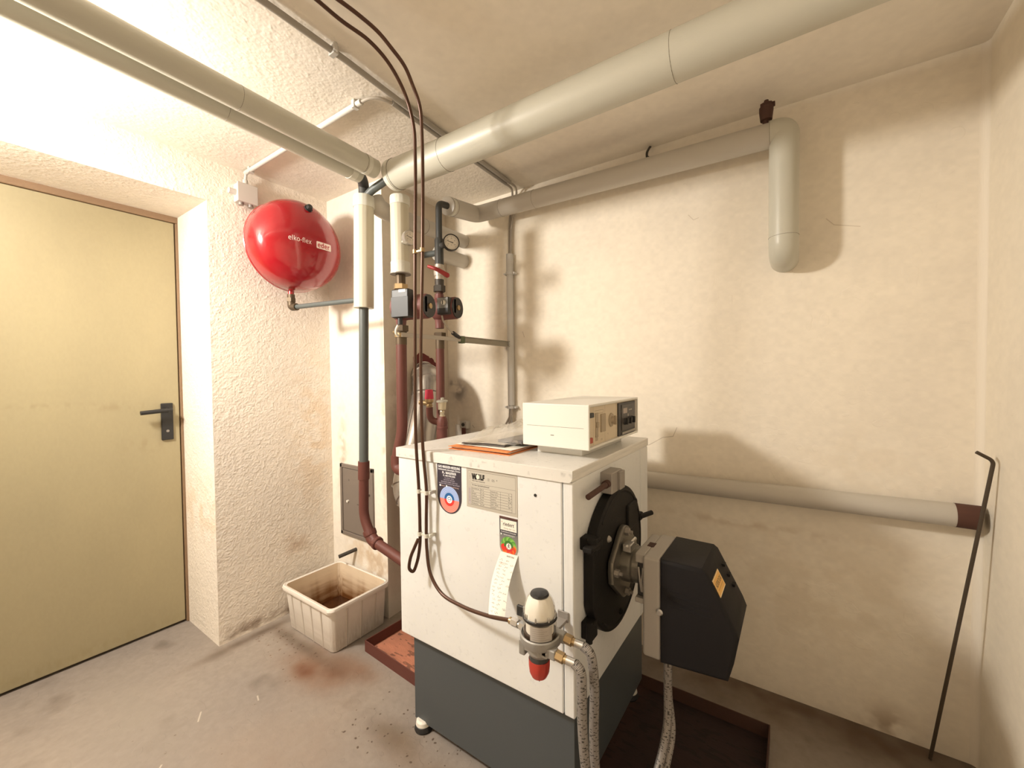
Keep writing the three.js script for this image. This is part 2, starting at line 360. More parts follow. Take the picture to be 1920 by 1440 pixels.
{ // door with its frame, lock plate and lever
  const d = new THREE.Group(); d.name = 'door_1'; d.userData.kind = 'structure'; d.position.set(-0.36, 0, 1.53); scene.add(d);
  const dm = wallMap(0.93, 1.96, [168, 156, 124], [[0.7, 1.08, 0.12, 0.02, [146, 130, 100], 0.4], [0.8, 0.9, 0.1, 0.04, [150, 134, 104], 0.4], [0.45, 1.1, 0.25, 0.012, [148, 134, 104], 0.35], [0.5, 0.03, 0.5, 0.03, [150, 136, 100], 0.3]], [], 500, 0.03);
  const leaf = struct('door_leaf', box(-0.40, -0.36, 0.012, 1.955, 1.075, 1.985, 0.003), new THREE.MeshPhysicalMaterial({ map: dm, roughness: 0.45, bumpMap: grainTex, bumpScale: 0.0002 }), d);
  struct('door_frame', [box(-0.42, -0.352, 1.957, 1.99, 1.055, 2.01, 0.004), box(-0.42, -0.352, 0, 1.957, 1.055, 1.071, 0.004), box(-0.42, -0.352, 0, 1.957, 1.989, 2.01, 0.004)], M.wood, d);
  struct('lock_plate', box(-0.361, -0.350, 0.912, 1.088, 1.102, 1.148, 0.004), M.black, leaf);
  struct('door_handle', [cyl([-0.352, 1.056, 1.126], [-0.305, 1.056, 1.126], 0.010), pipe([[-0.312, 1.056, 1.116], [-0.312, 1.056, 1.14], [-0.312, 1.05, 1.232]], 0.0095, 0.01)], M.black, leaf);
  struct('keyhole', cyl([-0.351, 0.955, 1.125], [-0.3485, 0.955, 1.125], 0.006), M.dullSteel, leaf);
}
{ // lamp that lights the room, hanging just outside the picture
  const t = thing('pendant_lamp', 'bare glowing bulb with added spotlight hanging from the ceiling near the door', 'lamp', [LAMP[0], CH, LAMP[2]]);
  const d = V(0.5, -0.7, -0.75).normalize(), back = [LAMP[0] - d.x * 0.075, LAMP[1] - d.y * 0.075, LAMP[2] - d.z * 0.075];
  part('cord', pipe([[back[0] - d.x * 0.03, CH, back[2] - d.z * 0.03], [back[0] - d.x * 0.03, back[1] + 0.06, back[2] - d.z * 0.03], back], 0.004, 0.03), M.black, t);
  part('socket', lathe([[0.0001, -0.05], [0.014, -0.05], [0.020, -0.04], [0.020, 0.0], [0.0001, 0.0]], back, d.toArray()), M.black, t);
  const glow = new THREE.MeshStandardMaterial({ color: 0xffffff, emissive: R3(1, 0.86, 0.66), emissiveIntensity: 3, roughness: 0.4 });
  const b = part('bulb', lathe([[0.0001, -0.076], [0.014, -0.075], [0.018, -0.05], [0.04, -0.02], [0.052, 0.01], [0.05, 0.03], [0.035, 0.045], [0.0001, 0.052]], LAMP, d.toArray()), glow, t);
  b.castShadow = false;
}

// ---------------------------------------------------------------- boiler
const boiler = thing('boiler', 'white steel heating boiler on a dark grey base in the room centre', 'boiler', [1.341, 0, 0.57]);
{
  const bdirt = dataTex(1024, 1024, (u, v) => {
    const n = fbm(u, v, 6, 4, 121), s = fbm(u, v, 60, 3, 125) > 0.74 ? 0.05 : 0, k = 1 - 0.04 * n - s * 0.5;
    return [0.93 * k, 0.93 * k, 0.925 * k];
  }, true);
  const wm = new THREE.MeshPhysicalMaterial({ map: bdirt, roughness: 0.38, clearcoat: 0.2, clearcoatRoughness: 0.3 });
  const lidMap = dataTex(1024, 1024, (u, v) => {
    const n = fbm(u, v, 5, 5, 131), f = fbm(u, v, 70, 3, 135), k = 1 - 0.08 * Math.max(0, n - 0.35) * 2 - (f > 0.68 ? (f - 0.68) * 0.5 : 0);
    return [0.93 * k, 0.915 * k, 0.89 * k];
  }, true);
  const lm = new THREE.MeshPhysicalMaterial({ map: lidMap, roughness: 0.36, clearcoat: 0.25, clearcoatRoughness: 0.2 });
  part('casing', box(1.022, 1.660, 0.336, 0.935, 0.264, 0.862, 0.003), M.offWhite, boiler);
  part('side_panel', box(1.014, 1.023, 0.334, 0.938, 0.262, 0.860, 0.003), wm, boiler);
  const side = part('side_panel', [box(1.658, 1.669, 0.334, 0.938, 0.262, 0.860, 0.003)], wm, boiler);
  part('fold', box(1.6685, 1.6705, 0.336, 0.935, 0.262, 0.345, 0.0009), wm, side);
  const front = part('front_panel', box(1.016, 1.6385, 0.3315, 0.9375, 0.861, 0.881, 0.004), wm, boiler);
  part('plug', cyl([1.560, 0.888, 0.880], [1.560, 0.888, 0.8822], 0.0042), M.black, front);
  part('corner_strip', box(1.6415, 1.6705, 0.3315, 0.9375, 0.857, 0.881, 0.004), wm, boiler);
  // lid with its turned-down, round-cornered front lip
  const lip = new THREE.Shape(); lip.moveTo(1.011, 0.9655); lip.lineTo(1.6715, 0.9655); lip.lineTo(1.6715, 0.952); lip.quadraticCurveTo(1.671, 0.935, 1.655, 0.935); lip.lineTo(1.011, 0.935); lip.lineTo(1.011, 0.9655);
  const lg = new THREE.ExtrudeGeometry(lip, { depth: 0.004, bevelEnabled: false, curveSegments: 16 }).translate(0, 0, 0.8824);
  part('lid', [box(1.011, 1.672, 0.938, 0.9665, 0.257, 0.8845, 0.003), lg], lm, boiler);
  const base = part('base_panel', [box(1.049, 1.657, 0.028, 0.333, 0.838, 0.855, 0.002), box(1.052, 1.655, 0.062, 0.336, 0.285, 0.840, 0.002)], M.grey, boiler, 'dark grey base plinth');
  for (const [x, z] of [[1.082, 0.846], [1.62, 0.83], [1.09, 0.32], [1.62, 0.32]]) {
    const y = z < 0.5 ? 0.004 : 0;
    const f = part('foot', lathe([[0.0001, y], [0.030, y], [0.032, y + 0.006], [0.028, y + 0.018], [0.022, y + 0.022], [0.0001, y + 0.022]], [x, 0, z]), M.black, boiler);
    part('foot_cap', lathe([[0.0001, y + 0.036], [0.019, y + 0.036], [0.025, y + 0.031], [0.027, y + 0.020], [0.0001, y + 0.020]], [x, 0, z]), M.offWhite, f);
    part('stem', cyl([x, y + 0.03, z - 0.012], [x, 0.07, z - 0.012], 0.006), M.steel, f);
  }
  // round burner door on the right side
  const C = [0.668, 0.632], R = 0.205, out = [];
  for (let i = 0; i <= 72; i++) { const a = (i / 72) * Math.PI * 2; let z = Math.cos(a) * R, y = Math.sin(a) * R; if (z > 0.192) z = 0.192; out.push([z, y]); }
  const dg = toCreasedNormals(new THREE.ExtrudeGeometry(shapeOf(out), { depth: 0.018, bevelEnabled: true, bevelSize: 0.006, bevelThickness: 0.006, bevelOffset: -0.006, bevelSegments: 3 }), 0.5);
  dg.rotateY(Math.PI / 2); dg.scale(1, 1, -1); // local x -> +z after the mirror
  const dgi = dg.toNonIndexed ? dg : dg; const pa = dgi.attributes.position, na = dgi.attributes.normal;
  for (let i = 0; i < pa.count; i += 3) for (const A of [pa, na]) { const x = A.getX(i), y = A.getY(i), z = A.getZ(i); A.setXYZ(i, A.getX(i + 1), A.getY(i + 1), A.getZ(i + 1)); A.setXYZ(i + 1, x, y, z); }
  dg.translate(1.6755, C[0], C[1]);
  const door = part('burner_door', dg, M.blackCast, boiler, 'round black cast burner door');
  part('rim', [pipe(out.filter((p) => p[0] < 0.15).map(([z, y]) => [1.697, C[0] + y * 0.93, C[1] + z * 0.93]), 0.005, 0)], M.blackCast, door);
  part('hinge', [box(1.668, 1.712, C[0] + 0.085, C[0] + 0.118, 0.805, 0.842, 0.004), cyl([1.702, C[0] + 0.080, 0.838], [1.702, C[0] + 0.122, 0.838], 0.012), box(1.690, 1.716, C[0] + 0.094, C[0] + 0.108, 0.80, 0.872, 0.004)], M.blackCast, door);
  part('hinge', [box(1.668, 1.700, C[0] - 0.15, C[0] - 0.105, 0.80, 0.838, 0.004), cyl([1.690, C[0] - 0.155, 0.834], [1.690, C[0] - 0.10, 0.834], 0.009)], M.blackCast, door);
  part('latch', [box(1.672, 1.705, C[0] + 0.05, C[0] + 0.075, 0.425, 0.455, 0.004), cyl([1.700, C[0] + 0.062, 0.445], [1.724, C[0] + 0.066, 0.395], 0.008)], M.blackCast, door);
  part('boss', box(1.694, 1.708, C[0] + 0.055, C[0] + 0.135, 0.49, 0.58, 0.006), M.blackCast, door);
  for (const [y, z, m] of [[0.748, 0.722, M.dullSteel], [0.50, 0.63, M.blackCast], [0.80, 0.50, M.blackCast]]) part('bolt', lathe([[0.0001, 0.010], [0.005, 0.009], [0.009, 0.004], [0.010, 0]], [1.698, y, z], [1, 0, 0]), m, door);
  // lever above the door
  const lv = part('lever_bracket', [box(1.668, 1.704, 0.868, 0.928, 0.625, 0.705, 0.003), box(1.700, 1.712, 0.872, 0.924, 0.622, 0.660, 0.002)], M.dullSteel, boiler, 'grey block with brown lever');
  part('lever', [cyl([1.690, 0.898, 0.700], [1.690, 0.898, 0.722], 0.011), pipe([[1.690, 0.898, 0.715], [1.695, 0.900, 0.74], [1.690, 0.892, 0.835]], 0.0075, 0.015)], M.rust, lv);
  // stickers
  const decal = (name, poly, x0, x1, y0, y1, tex, label) => {
    const g = new THREE.ExtrudeGeometry(shapeOf(poly), { depth: 0.0006, bevelEnabled: false, curveSegments: 24 });
    const p = g.attributes.position, uv = g.attributes.uv;
    for (let i = 0; i < p.count; i++) uv.setXY(i, (p.getX(i) - x0) / (x1 - x0), (p.getY(i) - y0) / (y1 - y0));
    g.translate(0, 0, 0.8812);
    return part(name, g, new THREE.MeshStandardMaterial({ map: tex, roughness: 0.42 }), front, label);
  };
  const tongue = (x0, x1, y0, y1, rr) => { const P = [[x0, y1], [x0, y0 + rr]]; const cx = (x0 + x1) / 2, rx = (x1 - x0) / 2; for (let i = 1; i < 24; i++) { const a = Math.PI + (i / 24) * Math.PI; P.push([cx + Math.cos(a) * rx, y0 + rr + Math.sin(a) * rr]); } P.push([x1, y0 + rr], [x1, y1]); return P; };
  const t1 = canvasTex(512, 780, (g, w, h) => {
    g.fillStyle = '#3a3440'; g.fillRect(0, 0, w, h); g.fillStyle = '#fff'; g.textAlign = 'center';
    g.font = 'bold 56px sans-serif'; g.fillText('GAS-WASSER-HEIZUNG', w / 2, 66, 470);
    g.font = 'bold 34px sans-serif'; g.fillText('Sanitärtechnik, Solaranlagen, Öl & Gas', w / 2, 104, 470);
    g.font = 'bold 52px sans-serif'; g.fillText('FL. WAGENER', w / 2, 158, 300);
    g.font = 'bold 36px sans-serif'; g.fillText('FL. 4951 POLLING', w / 2, 198, 260);
    g.font = '26px sans-serif'; g.fillStyle = '#d6cede';
    g.fillText('Tel. 07723 / 6512', w / 2, 232, 270); g.fillText('Fax 07723 / 6512-20', w / 2, 262, 270);
    g.fillText('Mobiltelefon 0664 / 314 15 26', w / 2, 294, 380); g.fillText('Notdienst: 0664 / 314 15 27 Tag und Nacht', w / 2, 324, 440);
    g.fillStyle = '#fff'; g.beginPath(); g.arc(62, 352, 16, 0, 7); g.fill(); g.beginPath(); g.arc(200, 352, 16, 0, 7); g.fill();
    g.fillStyle = '#f0c8b8'; g.fillText('Service', 122, 362, 80); g.fillText('Wartung und Störung', 340, 362, 230);
    const cx = 256, cy = 556, half = (r, c0, c1) => { g.fillStyle = c0; g.beginPath(); g.arc(cx, cy, r, Math.PI, 0); g.fill(); g.fillStyle = c1; g.beginPath(); g.arc(cx, cy, r, 0, Math.PI); g.fill(); };
    half(206, '#a9bdea', '#ee9486'); g.strokeStyle = 'rgba(70,80,140,0.55)'; g.lineWidth = 2;
    for (let i = 0; i < 48; i++) { const a = (i / 48) * Math.PI * 2; g.strokeStyle = i < 24 ? 'rgba(190,70,60,0.5)' : 'rgba(70,90,160,0.5)'; for (const r of [125, 152, 180]) { g.beginPath(); g.arc(cx, cy, r, a, a + 0.07); g.lineWidth = 9; g.stroke(); } }
    half(106, '#1d5f9e', '#dd3a34'); g.fillStyle = '#fff'; g.beginPath(); g.arc(cx, cy, 60, 0, 7); g.fill();
    g.lineWidth = 12; g.strokeStyle = '#3d6a9a'; g.beginPath(); g.arc(cx, cy, 36, -2.9, 0.2); g.stroke(); g.strokeStyle = '#c88aa0'; g.beginPath(); g.arc(cx, cy, 36, 0.9, 2.9); g.stroke(); g.strokeStyle = '#5a86b0'; g.beginPath(); g.moveTo(cx - 32, cy); g.lineTo(cx + 36, cy + 6); g.stroke();
  });
  decal('sticker', tongue(1.200, 1.300, 0.782, 0.934, 0.052), 1.2, 1.3, 0.782, 0.934, t1, 'dark installer sticker with blue and red dial');
  const t2 = canvasTex(1024, 660, (g, w, h) => {
    g.fillStyle = '#bcb5a9'; g.fillRect(0, 0, w, h); g.fillStyle = '#c6c0b4'; g.fillRect(36, 46, w - 72, h - 96);
    g.strokeStyle = '#6b6258'; g.lineWidth = 3; g.strokeRect(36, 46, w - 72, h - 96); g.strokeRect(96, 46, w - 132, h - 96);
    g.fillStyle = '#b9afb0'; g.fillRect(44, 330, 46, 270);
    g.save(); g.translate(74, 560); g.rotate(-Math.PI / 2); g.fillStyle = '#5e564e'; g.font = '22px sans-serif'; g.fillText('Bitte Bedienungsanleitung beachten · Typ geprüft', 0, 0, 480); g.restore();
    g.fillStyle = g.strokeStyle = '#0c0b0a'; g.lineWidth = 13; g.font = 'bold 118px sans-serif'; g.fillText('W', 118, 172, 98); g.strokeText('W', 118, 172, 98); g.fillRect(206, 82, 80, 96); g.fillText('LF', 292, 172, 92); g.strokeText('LF', 292, 172, 92);
    g.fillStyle = '#efe8da'; g.beginPath(); g.ellipse(242, 130, 34, 42, 0, 0, 7); g.fill();
    g.fillStyle = '#2d2824'; g.font = 'bold 26px sans-serif'; g.fillText('WOLF  Klima- Heiztechnik', 122, 214, 270);
    g.font = '52px sans-serif'; g.fillText('CE', 440, 168, 46); g.fillText('05', 530, 170); g.font = '30px sans-serif'; g.fillText('®', 620, 150); g.fillText('⬇', 900, 170);
    g.fillRect(96, 244, w - 132, 3); g.font = 'bold 34px sans-serif'; g.fillText('Öl-/Gas-Spezialheizkessel', 120, 286, 360);
    g.strokeStyle = '#4a433c'; g.lineWidth = 3; const xs = [112, 290, 500, 700, 920]; for (let r = 0; r < 7; r++) { const y = 310 + r * 42; g.strokeRect(112, y, 808, 42); }
    for (const x of xs) g.fillRect(x, 310, 3, 294);
    g.font = 'bold 23px sans-serif'; const words = ['Hersteller-Nr.', 'Typ', 'Baujahr', 'Leistung', 'Wasserinhalt', 'Betriebsdruck', 'Prüfzeichen'], nums = ['NU 21', '17 - 22', '10 / 90', '21 kW', '38 Ltr.', '4 bar', '05-226'], more = ['Vorlauf max.', 'Temp. 110 °C', 'Brennstoff', 'Heizöl EL', 'Spannung', '230 V ~ 50 Hz', 'Schutzart'], end = ['°C', 'kg', '120', 'IP 40', 'A', 'TÜV', ''];
    for (let r = 0; r < 7; r++) { const y = 340 + r * 42; g.fillText(words[r], 120, y, 160); g.fillText(nums[r], 300, y, 180); g.fillText(more[r], 510, y, 180); g.fillText(end[r], 850, y, 60); }
  });
  decal('rating_plate', [[1.321, 0.9335], [1.321, 0.8175], [1.503, 0.8175], [1.503, 0.9335]], 1.321, 1.503, 0.8175, 0.9335, t2, 'beige printed rating plate');
  const t3 = canvasTex(360, 650, (g, w, h) => {
    const gr = g.createLinearGradient(0, 0, 0, h); gr.addColorStop(0, '#4a4a52'); gr.addColorStop(0.5, '#7c7a78'); gr.addColorStop(1, '#b0a898'); g.fillStyle = gr; g.fillRect(0, 0, w, h);
    g.fillStyle = '#5a3a34'; g.fillRect(0, 0, w, 34); g.fillStyle = '#f6efe4'; g.fillRect(22, 44, w - 44, 176);
    g.fillStyle = '#2a2222'; g.textAlign = 'center'; g.font = 'bold 76px sans-serif'; g.fillText('riedert', w / 2, 146, 220); g.fillStyle = '#c43c2c'; g.font = 'bold 44px sans-serif'; g.fillText('’', w / 2 + 126, 110); g.fillText('°', 52, 110);
    g.fillStyle = '#6a5a54'; g.font = '28px sans-serif'; g.fillText('Heizung · Bad · Solar', w / 2 + 20, 196, 230);
    g.fillStyle = '#34343c'; g.fillRect(14, 224, w - 28, 44); g.fillStyle = '#f2ecec'; g.font = 'bold 28px sans-serif'; g.fillText('Kundendienst 24 Stunden', w / 2, 256, 300); g.font = '24px sans-serif'; g.fillStyle = '#fff'; g.fillRect(22, 278, 22, 26); g.fillText('Nächste Wartung im', w / 2 + 10, 298, 240);
    for (let i = 0; i < 26; i++) { const a = Math.PI + (i / 26) * Math.PI * 2, up = Math.sin(a) < 0.1; g.fillStyle = up ? ['#6fae4a', '#8cc45e', '#5a9a42'][i % 3] : ['#e8562a', '#e83c30', '#f0803c'][i % 3]; g.beginPath(); g.arc(w / 2 + Math.cos(a) * 104, 470 + Math.sin(a) * 104, 50, 0, 7); g.fill(); }
    for (let i = 0; i < 18; i++) { const a = (i / 18) * Math.PI * 2; g.fillStyle = Math.sin(a) < 0.1 ? '#3f7a34' : '#d83a3c'; g.beginPath(); g.arc(w / 2 + Math.cos(a) * 74, 470 + Math.sin(a) * 74, 18, 0, 7); g.fill(); }
    g.fillStyle = '#f8f4ea'; g.beginPath(); g.arc(w / 2, 470, 48, 0, 7); g.fill();
    g.strokeStyle = '#23212e'; g.lineWidth = 9; g.lineCap = 'round'; g.beginPath(); g.moveTo(w / 2 - 4, 448); g.lineTo(w / 2, 474); g.lineTo(w / 2 - 18, 500); g.moveTo(w / 2, 474); g.lineTo(w / 2 + 20, 494); g.moveTo(w / 2 - 20, 468); g.lineTo(w / 2 + 20, 456); g.stroke(); g.fillStyle = '#23212e'; g.beginPath(); g.arc(w / 2 + 2, 438, 9, 0, 7); g.fill();
  });
  decal('sticker', tongue(1.441, 1.503, 0.700, 0.812, 0.030), 1.441, 1.503, 0.700, 0.812, t3, 'grey service sticker with green and red ring');
}
{ // handwritten note hanging below the sticker
  const t = canvasTex(300, 640, (g, w, h) => {
    g.fillStyle = '#f6f1e6'; g.fillRect(0, 0, w, h); g.lineWidth = 2.4;
    g.fillStyle = '#4a3c34'; g.font = 'bold 26px sans-serif'; g.fillText('WARTUNG', 120, 46, 130); g.fillStyle = '#b05248'; g.font = '22px sans-serif'; g.fillText('Datum', 60, 130); g.fillRect(50, 138, 100, 2);
    g.strokeStyle = '#5c564e';
    for (let r = 0; r < 15; r++) { const y = 90 + r * 36; for (let k = 0; k < 2 + (r % 2); k++) { let x = 24 + k * 100 + rnd() * 40; g.beginPath(); g.moveTo(x, y); for (let i = 0; i < 9; i++) { x += 6; g.lineTo(x, y + (rnd() - 0.5) * 22); } g.stroke(); } }
  });
  const n = 14, pos = [], uv = [], idx = [];
  for (let i = 0; i <= n; i++) {
    const s = i / n, e = s * s;
    const L = V(1.4455 + 0.012 * s - 0.016 * Math.sin(s * 3.1), 0.712 - 0.142 * s, 0.8825 + 0.074 * Math.pow(s, 1.3)), Rr = V(1.5035 + 0.004 * s - 0.012 * Math.sin(s * 3.1), 0.712 - 0.140 * s, 0.8825 + 0.070 * Math.pow(s, 1.3));
    for (let k = 0; k <= 6; k++) { const p = L.clone().lerp(Rr, k / 6); p.z += Math.sin((k / 6) * Math.PI) * 0.006 * e; pos.push(p.x, p.y, p.z); uv.push(k / 6, 1 - s); }
  }
  for (let i = 0; i < n; i++) for (let k = 0; k < 6; k++) { const a = i * 7 + k; idx.push(a, a + 7, a + 1, a + 1, a + 7, a + 8); }
  const g = new THREE.BufferGeometry(); g.setAttribute('position', new THREE.Float32BufferAttribute(pos, 3)); g.setAttribute('uv', new THREE.Float32BufferAttribute(uv, 2)); g.setIndex(idx); g.computeVertexNormals();
  solo('paper_note', g, new THREE.MeshStandardMaterial({ map: t, roughness: 0.8, side: THREE.DoubleSide }), 'long handwritten white paper slip hanging from the lower boiler sticker', 'note');
}
{ // control unit on top
  const t = thing('control_unit', 'cream boxy boiler control unit with dials standing on the boiler top', 'control unit', [1.545, 0.966, 0.536]);
  const w = new THREE.MeshStandardMaterial({ color: R3(0.82, 0.795, 0.735), roughness: 0.42, bumpMap: grainTex, bumpScale: 0.0002 });
  // shell open on the right side
  part('housing', [box(1.436, 1.643, 0.994, 1.121, 0.322, 0.744, 0.003), box(1.436, 1.655, 1.114, 1.1215, 0.322, 0.748, 0.003), box(1.436, 1.655, 0.9935, 1.001, 0.322, 0.748, 0.003), box(1.436, 1.655, 0.9935, 1.1215, 0.322, 0.327, 0.002), box(1.436, 1.656, 0.9935, 1.1215, 0.742, 0.750, 0.003)], w, t);
  part('seam', [box(1.452, 1.640, 1.0545, 1.0553, 0.7495, 0.7503, 0), box(1.534, 1.545, 1.0285, 1.0305, 0.7495, 0.7504, 0)], M.seam, t);
  part('pedestal', [box(1.459, 1.612, 0.966, 0.9945, 0.372, 0.702, 0.003)], w, t);
  const fm = canvasTex(1024, 320, (g, W, H) => {
    g.fillStyle = '#d6c6ac'; g.fillRect(0, 0, W, H); g.strokeStyle = '#a08a6c'; g.lineWidth = 3;
    g.beginPath(); g.moveTo(118, 0); g.lineTo(118, H); g.moveTo(330, 0); g.lineTo(330, H); g.moveTo(560, 0); g.lineTo(560, H); g.stroke();
    g.fillStyle = '#7a6850'; g.font = '20px sans-serif'; g.fillText('TEST', 24, 178); g.fillText('0 I', 34, 240); g.fillText('°C', 380, 270); g.fillText('STB', 250, 300);
    g.strokeRect(150, 40, 150, 26); g.strokeStyle = 'rgba(120,100,76,0.8)'; for (let i = 0; i < 9; i++) { g.beginPath(); g.moveTo(150, 250 + i * 5); g.lineTo(200, 250 + i * 5); g.stroke(); }
  });
  const fg = new THREE.BoxGeometry(0.422, 0.113, 0.002).rotateY(Math.PI / 2).translate(1.6445, 1.0575, 0.5355);
  const fas = part('fascia', fg, new THREE.MeshStandardMaterial({ map: fm, roughness: 0.5 }), t, 'beige printed control fascia');
  part('button', box(1.645, 1.654, 1.083, 1.097, 0.708, 0.735, 0.003), M.black, fas);
  part('switch', box(1.645, 1.651, 1.010, 1.026, 0.711, 0.735, 0.002), std([0.42, 0.08, 0.05], 0.5), fas, 'small red rocker switch');
  const tan = std([0.42, 0.34, 0.24], 0.55);
  part('slider', [box(1.645, 1.6475, 1.022, 1.093, 0.664, 0.684, 0.001), box(1.645, 1.652, 1.05, 1.066, 0.667, 0.681, 0.002)], tan, fas);
  part('scale_window', box(1.645, 1.650, 1.033, 1.087, 0.612, 0.645, 0.002), tan, fas);
  part('knob', [lathe([[0.0001, 0.012], [0.010, 0.012], [0.013, 0.004], [0.021, 0.003], [0.022, 0]], [1.6455, 1.062, 0.560], [1, 0, 0]), box(1.655, 1.664, 1.048, 1.076, 0.5565, 0.5635, 0.002)], tan, fas);
  const dm = canvasTex(512, 640, (g, W, H) => {
    g.fillStyle = '#37302a'; g.fillRect(0, 0, W, H); g.fillStyle = '#a8988c'; g.fillRect(56, 90, 150, 130); g.fillStyle = '#1c1816'; g.fillRect(250, 60, 180, 150); g.fillStyle = '#d2c8b8'; g.font = 'bold 52px sans-serif'; g.fillText('12:40', 266, 170, 140);
    g.strokeStyle = '#b8ac98'; g.lineWidth = 6; for (const x of [110, 250, 390]) for (let i = 0; i < 11; i++) { const a = 2.4 + i * 0.46; g.beginPath(); g.moveTo(x + Math.cos(a) * 62, 400 + Math.sin(a) * 62); g.lineTo(x + Math.cos(a) * 74, 400 + Math.sin(a) * 74); g.stroke(); }
    g.fillStyle = '#d8ccb8'; g.fillRect(236, 250, 18, 64);
  });
  const mod = part('timer_module', [box(1.643, 1.6495, 1.0015, 1.1105, 0.338, 0.505, 0.002)], M.black, t, 'black timer module with three knobs');
  part('faceplate', new THREE.BoxGeometry(0.130, 0.086, 0.002).rotateY(Math.PI / 2).translate(1.650, 1.060, 0.412), new THREE.MeshStandardMaterial({ map: dm, roughness: 0.4 }), mod);
  part('flap', box(1.6495, 1.653, 1.004, 1.0125, 0.345, 0.475, 0.001), M.dullSteel, mod);
  for (const z of [0.448, 0.412, 0.376]) part('knob', [lathe([[0.0001, 0.007], [0.011, 0.007], [0.013, 0]], [1.651, 1.047, z], [1, 0, 0]), box(1.655, 1.663, 1.036, 1.058, z - 0.003, z + 0.003, 0.001)], M.black, mod);
}
{ // papers on top
  const f = thing('orange_folder', 'orange cardboard folder with papers lying on the boiler top', 'folder', [1.31, 0.9665, 0.66]);
  const sheet = (x0, x1, z0, z1, y, th, rot, wob) => {
    const g = new THREE.BoxGeometry(x1 - x0, th, z1 - z0, 10, 1, 10); const p = g.attributes.position;
    for (let i = 0; i < p.count; i++) { const a = p.getX(i) / (x1 - x0), b = p.getZ(i) / (z1 - z0); p.setY(i, p.getY(i) + wob * (Math.sin(a * 5 + b * 2) + 1) * 0.5 * Math.abs(b + 0.2)); }
    g.computeVertexNormals(); return g.rotateY(rot).translate((x0 + x1) / 2, y + th / 2, (z0 + z1) / 2);
  };
  part('cover_sheet', sheet(1.185, 1.425, 0.50, 0.815, 0.9668, 0.0012, 0.02, 0.0008), M.orange, f);
  part('paper_sheet', sheet(1.190, 1.415, 0.505, 0.805, 0.9705, 0.0016, 0.03, 0.001), M.paper, f);
  part('cover_sheet', sheet(1.182, 1.420, 0.50, 0.812, 0.9735, 0.0012, 0.0, 0.0025), M.orange, f);
  part('paper_sheet', sheet(1.195, 1.425, 0.49, 0.785, 0.9772, 0.001, -0.04, 0.002), M.paper, f);
  const bk = thing('booklet', 'pale booklet with dark back cover lying on the orange folder', 'booklet', [1.27, 0.98, 0.63]);
  part('back_cover', sheet(1.198, 1.362, 0.50, 0.772, 0.9808, 0.003, 0.10, 0.001), std([0.12, 0.10, 0.09], 0.5), bk, 'dark back cover');
  part('pages', sheet(1.204, 1.358, 0.50, 0.764, 0.9842, 0.002, 0.10, 0.004), std([0.62, 0.57, 0.50], 0.5), bk);
  // crumpled bag
  const n = 40, pos = [], uv = [], idx = [];
  for (let i = 0; i <= n; i++) for (let k = 0; k <= n; k++) {
    const u = i / n, v = k / n, e = Math.min(u, 1 - u, v, 1 - v) * 5, q = Math.min(1, e);
    const h = fbm(u * 0.5 + 0.1, v * 0.5 + 0.2, 8, 2, 201), c = Math.abs(fbm(u * 0.5, v * 0.5, 16, 2, 207) - 0.5) * 2;
    pos.push(1.225 + u * 0.195 + (c - 0.4) * 0.012, 0.992 + q * (0.002 + 0.058 * Math.pow(h, 1.2) + 0.035 * c * (1 - c)) + 0.008 * q * Math.sin(u * 3.14), 0.44 + v * 0.315 + u * 0.02); uv.push(u, v);
  }
  for (let i = 0; i < n; i++) for (let k = 0; k < n; k++) { const a = i * (n + 1) + k; idx.push(a, a + 1, a + n + 1, a + 1, a + n + 2, a + n + 1); }
  const g = new THREE.BufferGeometry(); g.setAttribute('position', new THREE.Float32BufferAttribute(pos, 3)); g.setAttribute('uv', new THREE.Float32BufferAttribute(uv, 2)); g.setIndex(idx); g.computeVertexNormals();
  const bag = thing('plastic_bag', 'crumpled clear plastic bag holding a dark leaflet beside the control unit', 'bag', [1.32, 0.985, 0.6]);
  part('film', g, M.film, bag);
  part('leaflet', sheet(1.335, 1.430, 0.50, 0.735, 0.988, 0.009, -0.06, 0.008), std([0.16, 0.15, 0.15], 0.4), bag, 'dark grey leaflet');
}

